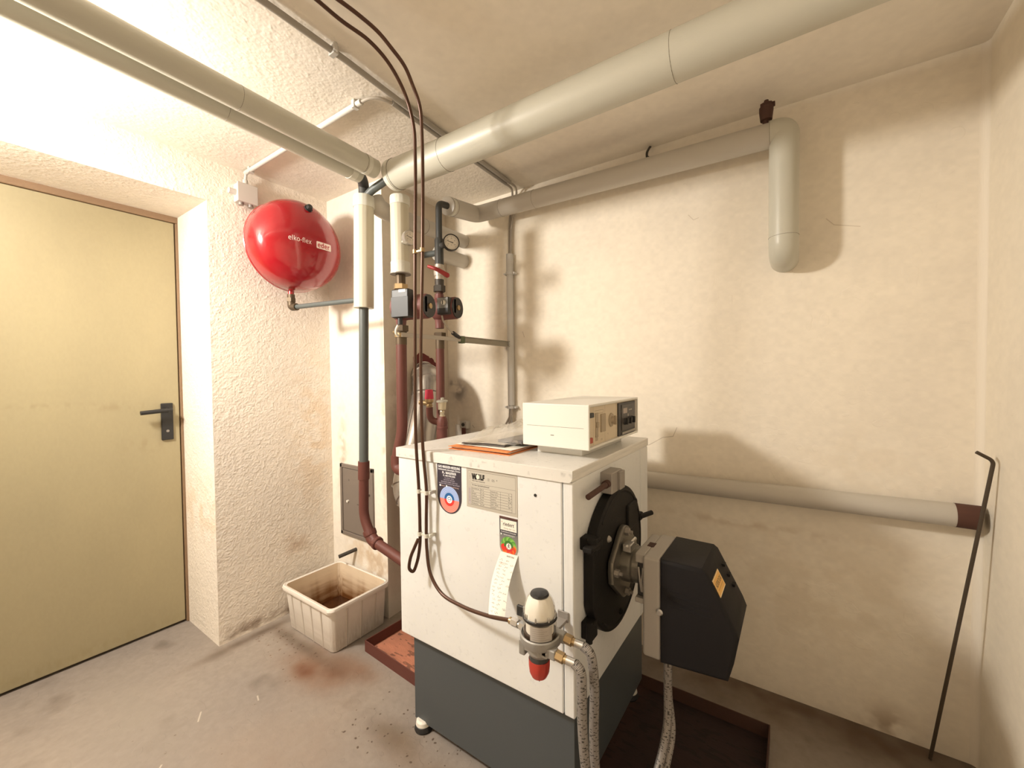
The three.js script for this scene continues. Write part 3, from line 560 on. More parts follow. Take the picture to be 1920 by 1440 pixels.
// ---------------------------------------------------------------- burner
{
  const t = thing('oil_burner', 'black hooded oil burner bolted to the round boiler door', 'burner', [1.86, 0.46, 0.64]);
  const z0 = 0.546, z1 = 0.734;
  // flange: diamond plate with rounded ends
  const fl = new THREE.Shape(); fl.moveTo(-0.098, -0.02); fl.quadraticCurveTo(-0.105, 0.0, -0.098, 0.03); fl.lineTo(-0.03, 0.092); fl.quadraticCurveTo(0, 0.115, 0.03, 0.092); fl.lineTo(0.098, 0.03); fl.quadraticCurveTo(0.105, 0, 0.098, -0.03); fl.lineTo(0.03, -0.092); fl.quadraticCurveTo(0, -0.115, -0.03, -0.092); fl.lineTo(-0.098, -0.03);
  const fg = toCreasedNormals(new THREE.ExtrudeGeometry(fl, { depth: 0.012, bevelEnabled: true, bevelSize: 0.002, bevelThickness: 0.002, bevelSegments: 2, bevelOffset: -0.002 }), 0.5).rotateY(Math.PI / 2).translate(1.706, 0.660, 0.64);
  const flange = part('flange', fg, M.darkAlu, t);
  for (const [y, z] of [[0.748, 0.64], [0.572, 0.64], [0.66, 0.726], [0.66, 0.554]]) part('nut', [hex([1.720, y, z], [1.731, y, z], 0.011), cyl([1.72, y, z], [1.74, y, z], 0.005)], M.dullSteel, flange);
  part('blast_tube', [lathe([[0.0001, 0], [0.054, 0], [0.054, 0.03], [0.050, 0.034], [0.050, 0.055], [0.056, 0.058], [0.056, 0.075], [0.0001, 0.075]], [1.718, 0.660, 0.64], [1, 0, 0])], M.darkAlu, t);
  part('clamp', [box(1.728, 1.752, 0.708, 0.730, 0.655, 0.69, 0.003), cyl([1.74, 0.724, 0.62], [1.74, 0.724, 0.70], 0.006)], M.steel, t);
  // light metal housing with an inspection window in its neck
  const hm = std([0.40, 0.37, 0.335], 0.5, { metalness: 0.25, bumpMap: grainTex, bumpScale: 0.0003 });
  const hs = part('housing', [box(1.796, 1.842, 0.462, 0.728, z0 + 0.002, z1 - 0.002, 0.008), box(1.774, 1.80, 0.702, 0.728, z0 + 0.02, z1 - 0.012, 0.004), box(1.774, 1.80, 0.60, 0.702, z0 + 0.02, 0.69, 0.004), box(1.774, 1.80, 0.596, 0.61, 0.68, z1 - 0.008, 0.003)], hm, t, 'light grey cast burner housing');
  part('window', box(1.778, 1.800, 0.612, 0.702, 0.688, z1 - 0.018, 0.002), M.black, hs);
  part('wiring', [pipe([[1.782, 0.69, z1 - 0.016], [1.786, 0.66, z1 - 0.012], [1.790, 0.625, z1 - 0.016]], 0.003, 0.01), pipe([[1.794, 0.69, z1 - 0.016], [1.791, 0.65, z1 - 0.013], [1.794, 0.625, z1 - 0.016]], 0.0025, 0.01)], M.dullSteel, hs);
  part('type_plate', box(1.788, 1.806, 0.7275, 0.7288, 0.632, 0.662, 0), M.rust, hs);
  part('screw', lathe([[0.0001, 0.006], [0.006, 0.005], [0.009, 0.001], [0.009, 0]], [1.840, 0.592, z1 - 0.001], [0, 0, 1]), M.steel, hs);
  const prof = [[1.841, 0.459], [1.998, 0.474], [2.010, 0.52], [2.021, 0.583], [2.012, 0.606], [1.951, 0.722], [1.940, 0.730], [1.841, 0.730]];
  const cv = part('cover', prism(prof, z0, z1, 0.009), M.cover, t, 'black burner hood');
  part('vent_slot', [0, 1, 2, 3].map((k) => box(1.862, 1.945 + k * 0.006, 0.655 - k * 0.013, 0.6585 - k * 0.013, z1 - 0.003, z1 + 0.0008, 0.0006)), M.cover, cv);
  part('notch', [0, 1, 2].map((k) => box(1.962 + k * 0.012, 1.974 + k * 0.012, 0.690 - k * 0.024, 0.697 - k * 0.024, z0 + 0.03, z0 + 0.05, 0.002)), M.cover, cv);
  const bt = canvasTex(512, 256, (g, w, h) => { g.fillStyle = '#e8b45c'; g.fillRect(0, 0, w, h); g.strokeStyle = '#f6dcae'; g.lineWidth = 18; g.strokeRect(9, 9, w - 18, h - 18); g.fillStyle = '#3a2c1a'; g.font = 'bold 104px sans-serif'; g.fillText('AIRBOGM', 44, 142, 424); g.fillStyle = '#a87a3a'; g.fillRect(60, 176, 392, 8); });
  // badge on the sloping face, lettering running away from the room
  const dx = 0.061, dy = -0.116, L = Math.hypot(dx, dy), g = new THREE.BoxGeometry(0.076, 0.040, 0.0016);
  const up = V(-dx / L, -dy / L, 0), nn = V(-dy / L, dx / L, 0), side = V(0, 0, -1);
  g.applyMatrix4(new THREE.Matrix4().makeBasis(side, up, nn)); g.translate(1.951 + dx * 0.32 + nn.x * 0.0012, 0.722 + dy * 0.32 + nn.y * 0.0012, 0.684);
  part('badge', g, new THREE.MeshStandardMaterial({ map: bt, roughness: 0.4 }), cv, 'yellow maker badge');
}

// ---------------------------------------------------------------- oil filter, fuel lines, hoses
{
  const cx = 1.633, cz = 0.985, t = thing('oil_filter', 'oil filter with clear dome and red cup on the boiler front', 'filter', [cx, 0.5, cz]);
  part('bracket', [box(1.626, 1.656, 0.578, 0.604, 0.8812, 0.885, 0.001), box(1.626, 1.652, 0.578, 0.586, 0.882, 0.960, 0.001)], M.dullSteel, t);
  part('head', [lathe([[0.0001, 0.552], [0.027, 0.552], [0.032, 0.560], [0.032, 0.574], [0.044, 0.580], [0.0475, 0.589], [0.0475, 0.600], [0.044, 0.602], [0.042, 0.596], [0.0001, 0.596]], [cx, 0, cz], [0, 1, 0], 40), box(1.592, 1.608, 0.550, 0.586, cz - 0.012, cz + 0.03, 0.003), box(1.60, 1.668, 0.562, 0.584, 0.945, 1.014, 0.004)], M.castAlu, t);
  part('bowl', lathe([[0.0395, 0.596], [0.0395, 0.640], [0.0385, 0.652], [0.036, 0.668], [0.031, 0.682], [0.0245, 0.691], [0.0001, 0.693]], [cx, 0, cz], [0, 1, 0], 40), M.clearPlastic, t, 'clear plastic bowl');
  part('element', lathe([[0.0001, 0.598], [0.033, 0.598], [0.033, 0.636], [0.036, 0.642], [0.0345, 0.660], [0.029, 0.679], [0.022, 0.689], [0.0001, 0.690]], [cx, 0, cz], [0, 1, 0], 36), std([0.90, 0.88, 0.84], 0.5), t);
  const lab = part('label', new THREE.CylinderGeometry(0.0401, 0.0401, 0.034, 24, 1, true, -0.05, 1.35).translate(cx, 0.618, cz), new THREE.MeshStandardMaterial({ roughness: 0.6, map: canvasTex(256, 128, (c, w, h) => { c.fillStyle = '#b4aca4'; c.fillRect(0, 0, w, h); c.fillStyle = '#9c948c'; for (let i = 0; i < 6; i++) c.fillRect(20, 16 + i * 18, 120 + (i * 53) % 90, 4); }) }), t);
  part('sediment', lathe([[0.0001, 0.5982], [0.0380, 0.5982], [0.0380, 0.608], [0.0335, 0.608]], [cx, 0, cz], [0, 1, 0], 36), std([0.05, 0.03, 0.02], 0.3), t);
  const rg = part('clamp_ring', lathe([[0.0398, 0.637], [0.0413, 0.639], [0.0413, 0.644], [0.0398, 0.646]], [cx, 0, cz], [0, 1, 0], 40), M.black, t);
  for (let k = 0; k < 8; k++) { const a = (k / 8) * 6.283 + 0.3; part('lug', box(-0.002, 0.002, 0.642, 0.655, 0.0375, 0.041, 0.001).rotateY(a).translate(cx, 0, cz), M.steel, rg); }
  part('cap', lathe([[0.0001, 0.6995], [0.014, 0.699], [0.0205, 0.696], [0.0225, 0.6915], [0.0001, 0.690]], [cx, 0, cz], [0, 1, 0], 36), M.black, t, 'black round cap');
  part('collar', lathe([[0.0001, 0.538], [0.0235, 0.538], [0.0235, 0.556], [0.0001, 0.556]], [cx, 0, cz + 0.004]), M.darkPipe, t);
  part('cup', lathe([[0.0001, 0.4925], [0.010, 0.494], [0.0185, 0.500], [0.0235, 0.511], [0.0250, 0.526], [0.0250, 0.541], [0.0001, 0.541]], [cx, 0, cz + 0.004], [0, 1, 0], 32), phys([0.50, 0.045, 0.028], 0.3, { clearcoat: 0.3 }), t, 'red plastic cup');
  part('drain_spike', cone([cx, 0.4935, cz + 0.004], [cx, 0.485, cz + 0.004], 0.002, 0.001), M.oldBrass, t);
  // inlet on the left
  part('nut', [hex([1.545, 0.590, 0.972], [1.566, 0.592, 0.975], 0.0105), hex([1.574, 0.593, 0.977], [1.592, 0.595, 0.980], 0.0115), cyl([1.54, 0.590, 0.972], [1.605, 0.5925, 0.98], 0.0075)], M.steel, t);
  part('valve_lever', box(1.555, 1.592, 0.607, 0.633, 0.960, 0.968, 0.002), M.black, t);
  part('ferrule', cyl([1.537, 0.5895, 0.971], [1.546, 0.590, 0.972], 0.0085), M.brass, t);
  // two outlets on the right
  for (const [x, y, z, d] of [[1.664, 0.594, 0.962, -0.002], [1.664, 0.578, 1.004, -0.002]]) {
    part('outlet_arm', box(x - 0.012, x + 0.024, y - 0.011, y + 0.011, z - 0.010, z + 0.010, 0.003), M.castAlu, t);
    part('nut', [hex([x + 0.024, y, z], [x + 0.042, y + d, z], 0.0118), cyl([x + 0.042, y + d, z], [x + 0.050, y + d, z], 0.009)], M.brass, t);
  }
}
{
  const LL = [[1.15, 2.135, 1.98], [1.155, 2.132, 1.5], [1.157, 2.132, 1.25], [1.152, 2.131, 1.154], [1.167, 2.120, 1.085], [1.182, 2.090, 1.038], [1.186, 2.055, 0.998], [1.183, 2.020, 0.966], [1.180, 1.952, 0.938], [1.167, 1.867, 0.922], [1.149, 1.606, 0.912], [1.135, 1.259, 0.907], [1.133, 1.000, 0.907], [1.144, 0.846, 0.908], [1.146, 0.741, 0.908], [1.143, 0.668, 0.907], [1.136, 0.615, 0.913], [1.126, 0.585, 0.922], [1.119, 0.594, 0.930], [1.125, 0.630, 0.931], [1.140, 0.666, 0.927], [1.152, 0.694, 0.922]];
  const RR = [[1.195, 2.135, 1.98], [1.197, 2.132, 1.5], [1.196, 2.132, 1.25], [1.203, 2.131, 1.137], [1.211, 2.120, 1.087], [1.225, 2.092, 1.055], [1.230, 2.066, 1.014], [1.224, 2.037, 0.981], [1.221, 1.995, 0.952], [1.206, 1.930, 0.930], [1.182, 1.600, 0.912], [1.161, 1.258, 0.907], [1.164, 0.979, 0.907], [1.178, 0.848, 0.908], [1.175, 0.747, 0.908], [1.179, 0.664, 0.911], [1.199, 0.596, 0.917], [1.253, 0.555, 0.926], [1.347, 0.550, 0.938], [1.455, 0.566, 0.955], [1.537, 0.5895, 0.971]];
  const a = thing('fuel_line', 'copper fuel line ending in a small loop on the boiler front', 'fuel pipe', [1.14, 0.58, 0.91]);
  part('tube', spline(LL, 0.0052, 220, 12), M.copper, a);
  const b = thing('fuel_line', 'copper fuel line curving down to the oil filter', 'fuel pipe', [1.2, 0.55, 0.91]);
  part('tube', spline(RR, 0.0052, 220, 12), M.copper, b);
  // double clips holding the two lines
  for (const [xl, xr, y, z, back] of [[1.1485, 1.181, 1.593, 0.912, 0], [1.1445, 1.1785, 0.842, 0.908, 1], [1.145, 1.1755, 0.706, 0.908, 1]]) {
    const g = [];
    for (const x of [xl, xr]) g.push(lathe([[0.0054, -0.006], [0.0078, -0.006], [0.0078, 0.006], [0.0054, 0.006]], [x, y, z], [0, 1, 0], 16));
    g.push(box(xl + 0.006, xr - 0.006, y - 0.003, y + 0.003, z - 0.003, z + 0.002, 0.001));
    if (back) g.push(box(xr + 0.005, xr + 0.015, y - 0.005, y + 0.005, 0.8815, z, 0.002));
    part('clip', g, back ? M.jacketBand : M.brass, b);
  }
}
{
  const braid = dataTex(128, 512, (u, v) => {
    const a = Math.sin((u * 10 + v * 24) * Math.PI * 2) * Math.sin((u * 10 - v * 24) * Math.PI * 2), n = hash(Math.floor(u * 16), Math.floor(v * 64), 7);
    const k = 0.56 + 0.2 * a + (n > 0.88 ? -0.3 : 0); return [k, k * 0.96, k * 0.93];
  }, true);
  const hm = new THREE.MeshStandardMaterial({ map: rep(braid, 1, 8), roughness: 0.45, metalness: 0.35, bumpMap: rep(braid, 1, 8), bumpScale: 0.0006 });
  const hose = (label, pts, f0, f1) => {
    const t = thing('braided_hose', label, 'hose', pts[0]);
    part('braid', spline(pts, 0.0108, 130, 16), hm, t);
    part('ferrule', cyl(f0[0], f0[1], 0.0092), M.steel, t); part('ferrule', cyl(f1[0], f1[1], 0.0118), M.steel, t);
    return t;
  };
  hose('front braided steel hose looping from the filter to the burner', [[1.732, 0.576, 1.004], [1.747, 0.566, 1.006], [1.752, 0.53, 1.01], [1.753, 0.47, 1.012], [1.757, 0.40, 1.012], [1.764, 0.33, 1.01], [1.775, 0.2, 0.995], [1.80, 0.09, 0.95], [1.835, 0.055, 0.87], [1.852, 0.10, 0.79], [1.853, 0.18, 0.735], [1.858, 0.25, 0.685], [1.845, 0.33, 0.664], [1.843, 0.40, 0.66], [1.843, 0.468, 0.66]], [[1.714, 0.576, 1.004], [1.734, 0.576, 1.004]], [[1.843, 0.45, 0.66], [1.843, 0.466, 0.66]]);
  hose('rear braided steel hose nearer the boiler side', [[1.733, 0.592, 0.962], [1.750, 0.582, 0.963], [1.758, 0.545, 0.963], [1.759, 0.49, 0.96], [1.756, 0.40, 0.958], [1.759, 0.32, 0.958], [1.768, 0.2, 0.945], [1.785, 0.075, 0.905], [1.812, 0.045, 0.84], [1.832, 0.09, 0.79], [1.838, 0.17, 0.765], [1.848, 0.235, 0.725], [1.852, 0.29, 0.70], [1.850, 0.36, 0.69], [1.850, 0.468, 0.69]], [[1.714, 0.592, 0.962], [1.735, 0.592, 0.962]], [[1.850, 0.45, 0.69], [1.850, 0.466, 0.69]]);
}

// ---------------------------------------------------------------- expansion vessel
{
  const C = [0.17, 1.822, 0.768], R = 0.208, H = 0.137, n = 2.6;
  const t = thing('expansion_vessel', 'round glossy red expansion vessel with white lettering on the door wall', 'vessel', [0.02, C[1], C[2]]);
  const prof = [];
  for (let i = 0; i <= 48; i++) { const a = (i / 48) * Math.PI - Math.PI / 2, s = Math.sin(a), c = Math.cos(a); prof.push([R * Math.pow(Math.max(c, 0), 2 / n), H * Math.sign(s) * Math.pow(Math.abs(s), 2 / n)]); }
  const sh = part('shell', lathe(prof, C, [1, 0, 0], 72, 1.2), M.red, t);
  part('weld_seam', lathe([[R - 0.001, -0.003], [R + 0.0012, 0], [R - 0.001, 0.003]], [C[0] - 0.035, C[1], C[2]], [1, 0, 0], 72).scale(1, 1, 1), M.red, sh);
  part('mount', [box(0.0, 0.06, C[1] - 0.02, C[1] + 0.12, C[2] - 0.04, C[2] + 0.04, 0.003)], M.dullSteel, t);
  const front = (y, z) => { const rr = Math.min(0.999, Math.hypot(y, z) / R); return H * Math.pow(1 - Math.pow(rr, n), 1 / n); };
  // lettering as a thin printed skin following the shell
  const lt = canvasTex(1024, 256, (g, w, h) => {
    g.clearRect(0, 0, w, h); g.fillStyle = '#ffe9e6'; g.font = '130px sans-serif'; g.fillText('elko-flex', 16, 158, 560);
    g.beginPath(); g.roundRect(626, 58, 376, 146, 22); g.fill(); g.fillStyle = '#b3161a'; g.font = 'bold 140px sans-serif'; g.fillText('eder', 650, 178, 330);
  });
  const nz = 32, ny = 8, pos = [], uv = [], idx = [], z0 = 0.102, z1 = -0.108, y0 = -0.034, y1 = 0.022;
  for (let i = 0; i <= nz; i++) for (let k = 0; k <= ny; k++) { const z = z0 + (z1 - z0) * i / nz, y = y0 + (y1 - y0) * k / ny; pos.push(C[0] + front(y, z) + 0.0009, C[1] + y, C[2] + z); uv.push(i / nz, k / ny); }
  for (let i = 0; i < nz; i++) for (let k = 0; k < ny; k++) { const a = i * (ny + 1) + k; idx.push(a, a + ny + 1, a + 1, a + 1, a + ny + 1, a + ny + 2); }
  const g = new THREE.BufferGeometry(); g.setAttribute('position', new THREE.Float32BufferAttribute(pos, 3)); g.setAttribute('uv', new THREE.Float32BufferAttribute(uv, 2)); g.setIndex(idx); g.computeVertexNormals();
  part('lettering', g, new THREE.MeshStandardMaterial({ map: lt, transparent: true, roughness: 0.35 }), sh, 'white printed lettering');
  const vx = C[0] + front(0.155, -0.005);
  part('valve_cap', [lathe([[0.0001, 0.016], [0.010, 0.016], [0.013, 0.012], [0.0135, 0.0], [0.018, 0.0], [0.018, -0.02]], [vx + 0.004, C[1] + 0.158, C[2] - 0.008], [0.9, 0.44, 0])], M.black, sh);
  part('nozzle', cyl([0.139, 1.650, 0.776], [0.139, 1.588, 0.776], 0.0135), M.red, sh);
  const e = thing('vessel_pipe', 'grey connecting pipe with brass elbow running under the red vessel', 'pipe', [0.139, 1.54, 0.776]);
  part('union_nut', [hex([0.139, 1.565, 0.776], [0.139, 1.583, 0.776], 0.021), cyl([0.139, 1.581, 0.776], [0.139, 1.600, 0.776], 0.0165)], M.oldBrass, e);
  part('elbow', pipe([[0.139, 1.570, 0.776], [0.139, 1.539, 0.776], [0.175, 1.539, 0.769]], 0.017, 0.03), M.oldBrass, e);
  part('tube', cyl([0.165, 1.5395, 0.770], [0.60, 1.532, 0.722], 0.0108), M.greyPipe, e);
}
{ // junction box and conduits
  const t = thing('junction_box', 'square white junction box on the door wall above the red vessel', 'junction box', [0, 2.055, 0.915]);
  part('box_body', box(0.0, 0.045, 2.010, 2.092, 0.875, 0.957, 0.005), M.plastic, t);
  part('box_lid', box(0.043, 0.052, 2.008, 2.094, 0.873, 0.959, 0.003), M.plastic, t);
  part('gland', cyl([0.024, 2.09, 0.915], [0.024, 2.118, 0.915], 0.011), M.plastic, t);
  part('gland', cyl([0.024, 2.05, 0.956], [0.024, 2.05, 0.985], 0.013), M.plastic, t);
  for (const z of [0.895, 0.935]) part('gland', cyl([0.024, 2.012, z], [0.024, 1.998, z], 0.011), M.dullSteel, t);
  const c = thing('white_conduit', 'short white plastic conduit on the ceiling above the junction box', 'conduit', [0.46, 2.15, 0.913]);
  part('tube', pipe([[0.024, 2.115, 0.915], [0.034, 2.150, 0.915]], 0.006), M.plastic, c);
  part('tube', pipe([[0.03, 2.150, 0.915], [0.893, 2.150, 0.911]], 0.0098), M.plastic, c);
  for (const x of [0.075, 0.86]) part('clip', [box(x - 0.008, x + 0.008, 2.138, 2.165, 0.90, 0.924, 0.002)], M.plastic, c);
  part('cable', spline([[0.89, 2.150, 0.911], [0.93, 2.152, 0.903], [0.957, 2.152, 0.883], [0.970, 2.150, 0.85], [0.974, 2.150, 0.80]], 0.0055, 30), M.cable, c);
  const d = thing('ceiling_conduit', 'long grey conduit running along the ceiling to the back wall', 'conduit', [1.0, 2.15, 1.0]);
  part('tube', pipe([[1.032, 2.151, 2.1], [1.022, 2.151, 1.25], [1.016, 2.151, 1.05], [0.986, 2.151, 0.62], [0.962, 2.151, 0.12]], 0.009), M.conduitGrey, d);
  part('tube', pipe([[0.973, 2.151, 0.845], [0.958, 2.151, 0.60], [0.938, 2.151, 0.12]], 0.008), M.conduitGrey, d);
  for (const [x, z] of [[1.018, 1.093], [1.03, 1.75], [0.975, 0.42]]) part('clip', [box(x - 0.014, x + 0.014, 2.139, 2.165, z - 0.008, z + 0.008, 0.002), cyl([x + 0.016, 2.143, z + 0.004], [x + 0.016, 2.165, z + 0.004], 0.006)], M.pvc, d);
  part('cable', spline([[0.962, 2.151, 0.13], [0.957, 2.145, 0.06], [0.93, 2.10, 0.022], [0.90, 2.0, 0.016], [0.892, 1.82, 0.018]], 0.0055, 40), M.cable, d);
  part('cable', spline([[0.938, 2.151, 0.13], [0.932, 2.145, 0.06], [0.905, 2.10, 0.02], [0.883, 2.0, 0.014], [0.882, 1.82, 0.018]], 0.0055, 40), M.cable, d);
  const e = thing('wall_conduit', 'upright grey plastic conduit on the back wall left of the insulated pipe', 'conduit', [0.888, 1.044, 0.02]);
  part('tube', [cyl([0.889, 1.045, 0.022], [0.888, 1.75, 0.022], 0.0175)], M.pvc, e);
  part('coupling', [cyl([0.888, 1.74, 0.022], [0.888, 1.835, 0.022], 0.019)], M.pvc, e);
  for (const y of [1.735, 1.035]) part('clamp', [lathe([[0.018, -0.007], [0.022, -0.007], [0.022, 0.007], [0.018, 0.007]], [0.888, y, 0.023]), box(0.855, 0.921, y - 0.006, y + 0.006, 0.0, 0.016, 0.002), cyl([0.858, y, 0.01], [0.858, y, 0.03], 0.005), cyl([0.918, y, 0.01], [0.918, y, 0.03], 0.005)], M.pvc, e);
  const w = [[0, 0, 0.03], [0.006, 0.004, -0.005], [-0.006, 0.002, 0.012], [0.002, 0.006, -0.03]];
  w.forEach(([a, b, s], i) => part('cable', spline([[0.888 + a, 1.06, 0.022 + b], [0.887 + a, 1.0, 0.024 + b], [0.868 + a + s * 1.2, 0.90, 0.03 + b], [0.85 + a + s * 2, 0.78, 0.035]], 0.0052, 30), i % 2 ? M.cable : M.conduitGrey, e));
}

// ---------------------------------------------------------------- pipes along the ceiling
function jacket(t, pts, r, mat, bend = 0) { return part('jacket', pipe(pts, r, bend, 32), mat, t); }
function band(t, p, dir, r, w = 0.012, mat = M.jacketBand) { return part('band', lathe([[r - 0.001, -w / 2], [r + 0.0015, -w / 2 + 0.001], [r + 0.0015, w / 2 - 0.001], [r - 0.001, w / 2]], p, dir, 36), mat, t); }
function seam(t, p, dir, r) { return part('seam', lathe([[r - 0.001, -0.0008], [r + 0.0006, 0], [r - 0.001, 0.0008]], p, dir, 36), M.seam, t); }
{
  const Y = 2.01, XA = (z) => 0.7788 + 0.0623 * (z - 0.8), XB = (z) => 0.6963 + 0.0537 * (z - 0.8), dA = [-0.0623, 0, -1], dB = [-0.0537, 0, -1];
  const t = thing('insulated_pipe', 'right one of two parallel white insulated pipes under the ceiling', 'pipe', [0.82, Y, 1.4]);
  jacket(t, [[XA(2.3), Y, 2.3], [XA(0.772), Y, 0.772]], 0.0345, M.jacket); band(t, [XA(0.815), Y, 0.815], dA, 0.0345, 0.018); seam(t, [XA(0.828), Y, 0.828], dA, 0.0350); seam(t, [XA(1.26), Y, 1.26], dA, 0.0346);
  const u = thing('insulated_pipe', 'left one of two parallel white insulated pipes under the ceiling', 'pipe', [0.73, Y, 1.4]);
  jacket(u, [[XB(2.3), Y, 2.3], [XB(0.785), Y, 0.785]], 0.0335, M.jacket); band(u, [XB(0.82), Y, 0.82], dB, 0.0335, 0.026); seam(u, [XB(1.26), Y, 1.26], dB, 0.0336);
  for (const [q, f] of [[t, XA], [u, XB]]) part('hanger', cyl([f(1.9), Y + 0.02, 1.9], [f(1.9), CH, 1.9], 0.005), M.dullSteel, q);
}
{
  const t = thing('main_insulated_pipe', 'thick white insulated pipe crossing under the ceiling to the right', 'pipe', [1.6, 2.03, 0.656]);
  jacket(t, [[0.797, 2.005, 0.702], [1.05, 2.005, 0.694], [2.60, 2.005, 0.698]], 0.0575, M.jacket);
  band(t, [0.809, 2.005, 0.7015], [1, 0, -0.03], 0.0575, 0.020); seam(t, [0.826, 2.005, 0.701], [1, 0, -0.03], 0.0584); seam(t, [1.085, 2.005, 0.694], [1, 0, 0], 0.0578); seam(t, [1.87, 2.005, 0.696], [1, 0, 0], 0.0577);
  part('inner_pipe', cyl([0.778, 2.005, 0.702], [0.80, 2.005, 0.702], 0.022), M.greyPipe, t);
  for (const x of [2.45]) part('hanger', cyl([x, 2.05, 0.698], [x, CH, 0.698], 0.005), M.dullSteel, t);
}
{ // riser beside the red vessel
  const Z = 0.72, X = (y) => 0.634 + (y - 1.951) * 0.032;
  const t = thing('riser_pipe', 'grey riser in a cream sleeve right of the red vessel', 'pipe', [0.61, 0.48, Z]);
  part('sleeve', lathe([[0.0001, 0], [0.0405, 0], [0.0405, 0.45], [0.0001, 0.45]], [X(1.495), 1.495, Z], [0.032, 1, 0], 36), M.cream, t, 'cream plastic insulation sleeve');
  part('sleeve_cap', lathe([[0.0001, -0.025], [0.0425, -0.025], [0.0433, -0.023], [0.0433, 0.017], [0.0415, 0.022], [0.0001, 0.022]], [X(1.935), 1.935, Z], [0.032, 1, 0], 36), M.jacketBand, t);
  part('grey_tube', cyl([X(1.99), 1.995, Z], [X(1.9), 1.90, Z], 0.019), M.greyPipe, t);
  part('grey_tube', cyl([X(1.5), 1.51, Z], [X(0.83), 0.835, Z], 0.0195), M.greyPipe, t);
  part('elbow', pipe([[X(1.975), 1.968, Z], [X(2.0), 2.006, Z + 0.001], [0.668, 2.010, 0.752], [0.6945, 2.010, 0.788]], 0.0215, 0.04), M.darkPipe, t);
  part('branch', pipe([[X(1.94), 1.945, Z], [0.675, 1.972, 0.716], [0.788, 2.005, 0.702]], 0.0155, 0.03), M.greyPipe, t);
  part('red_tube', pipe([[X(0.80), 0.80, Z], [X(0.60), 0.605, Z], [0.628, 0.540, Z], [0.672, 0.506, Z + 0.001], [1.02, 0.440, Z + 0.01]], 0.0205, 0.05), M.redOxide, t);
  part('socket', cyl([X(0.84), 0.842, Z], [X(0.76), 0.765, Z], 0.0238), M.redOxide, t);
  part('fitting', [lathe([[0.0001, 0], [0.0265, 0], [0.0273, 0.004], [0.0273, 0.02], [0.0245, 0.025], [0.0001, 0.025]], [0.626, 0.549, Z], [0.45, -0.85, 0]), lathe([[0.0001, 0], [0.0265, 0], [0.0273, 0.004], [0.0273, 0.013], [0.0245, 0.017], [0.0001, 0.017]], [0.672, 0.506, Z], [1, -0.19, 0.03]), pipe([[0.629, 0.542, Z], [0.645, 0.513, Z], [0.68, 0.504, Z]], 0.0243, 0.03)], M.redOxide, t);
}
{ // insulated pipes running back along the pier
  const t = thing('pier_pipe', 'upper insulated pipe running along the chimney pier to the back wall', 'pipe', [0.545, 1.97, 0.3]);
  jacket(t, [[0.640, 1.962, 0.672], [0.652, 1.928, 0.660], [0.640, 1.925, 0.60], [0.556, 1.969, -0.01]], 0.037, M.jacketGrey, 0.04);
  seam(t, [0.607, 1.942, 0.36], [-0.138, 0.072, -1], 0.0372);
  const u = thing('pier_pipe', 'lower insulated pipe stub entering the back wall behind the round gauge', 'pipe', [0.55, 1.855, 0.1]);
  jacket(u, [[0.545, 1.858, 0.21], [0.555, 1.855, -0.01]], 0.038, M.jacketGrey);
  part('inner_pipe', cyl([0.545, 1.858, 0.21], [0.452, 1.86, 0.22], 0.016), M.greyPipe, u);
}
function gauge(name, label, c, dir, r, rim, body, stub, stubMat) {
  const t = thing(name, label, 'gauge', c); const d = v3(dir).normalize();
  const face = canvasTex(256, 256, (g, w) => {
    g.fillStyle = '#e4dcd0'; g.fillRect(0, 0, w, w); g.strokeStyle = '#4a443c'; g.lineWidth = 4; g.translate(w / 2, w / 2);
    for (let i = 0; i <= 24; i++) { const a = 2.36 + (i / 24) * 4.7; g.beginPath(); g.moveTo(Math.cos(a) * 108, Math.sin(a) * 108); g.lineTo(Math.cos(a) * (i % 4 ? 98 : 86), Math.sin(a) * (i % 4 ? 98 : 86)); g.stroke(); }
    g.fillStyle = '#4a443c'; g.font = '24px sans-serif'; g.textAlign = 'center'; ['20', '40', '60', '80', '100'].forEach((s, i) => { const a = 2.6 + i * 1.06; g.fillText(s, Math.cos(a) * 66, Math.sin(a) * 66 + 8); }); g.fillText('°C', 0, 56);
  });
  part('case', lathe([[0.0001, -0.022], [r * 0.9, -0.022], [r, -0.014], [r, 0.004], [r * 0.9, 0.006], [r * 0.88, 0.001], [0.0001, 0.0]], c, dir, 40), rim, t);
  const g = new THREE.CircleGeometry(r * 0.9, 36); g.lookAt(d); g.translate(c[0] + d.x * 0.0016, c[1] + d.y * 0.0016, c[2] + d.z * 0.0016);
  const f = part('dial', g, new THREE.MeshStandardMaterial({ map: face, roughness: 0.5 }), t);
  const side = V(0, 1, 0).cross(d).normalize(), p = v3(c).addScaledVector(d, 0.004);
  const tip = p.clone().addScaledVector(side, -r * 0.62).addScaledVector(V(0, 1, 0), r * 0.16), tail = p.clone().addScaledVector(side, r * 0.2).addScaledVector(V(0, 1, 0), -r * 0.06);
  part('needle', cone(tail.toArray(), tip.toArray(), r * 0.05, r * 0.015, 8), M.black, f);
  part('stem', body, stubMat, t);
  return t;
}
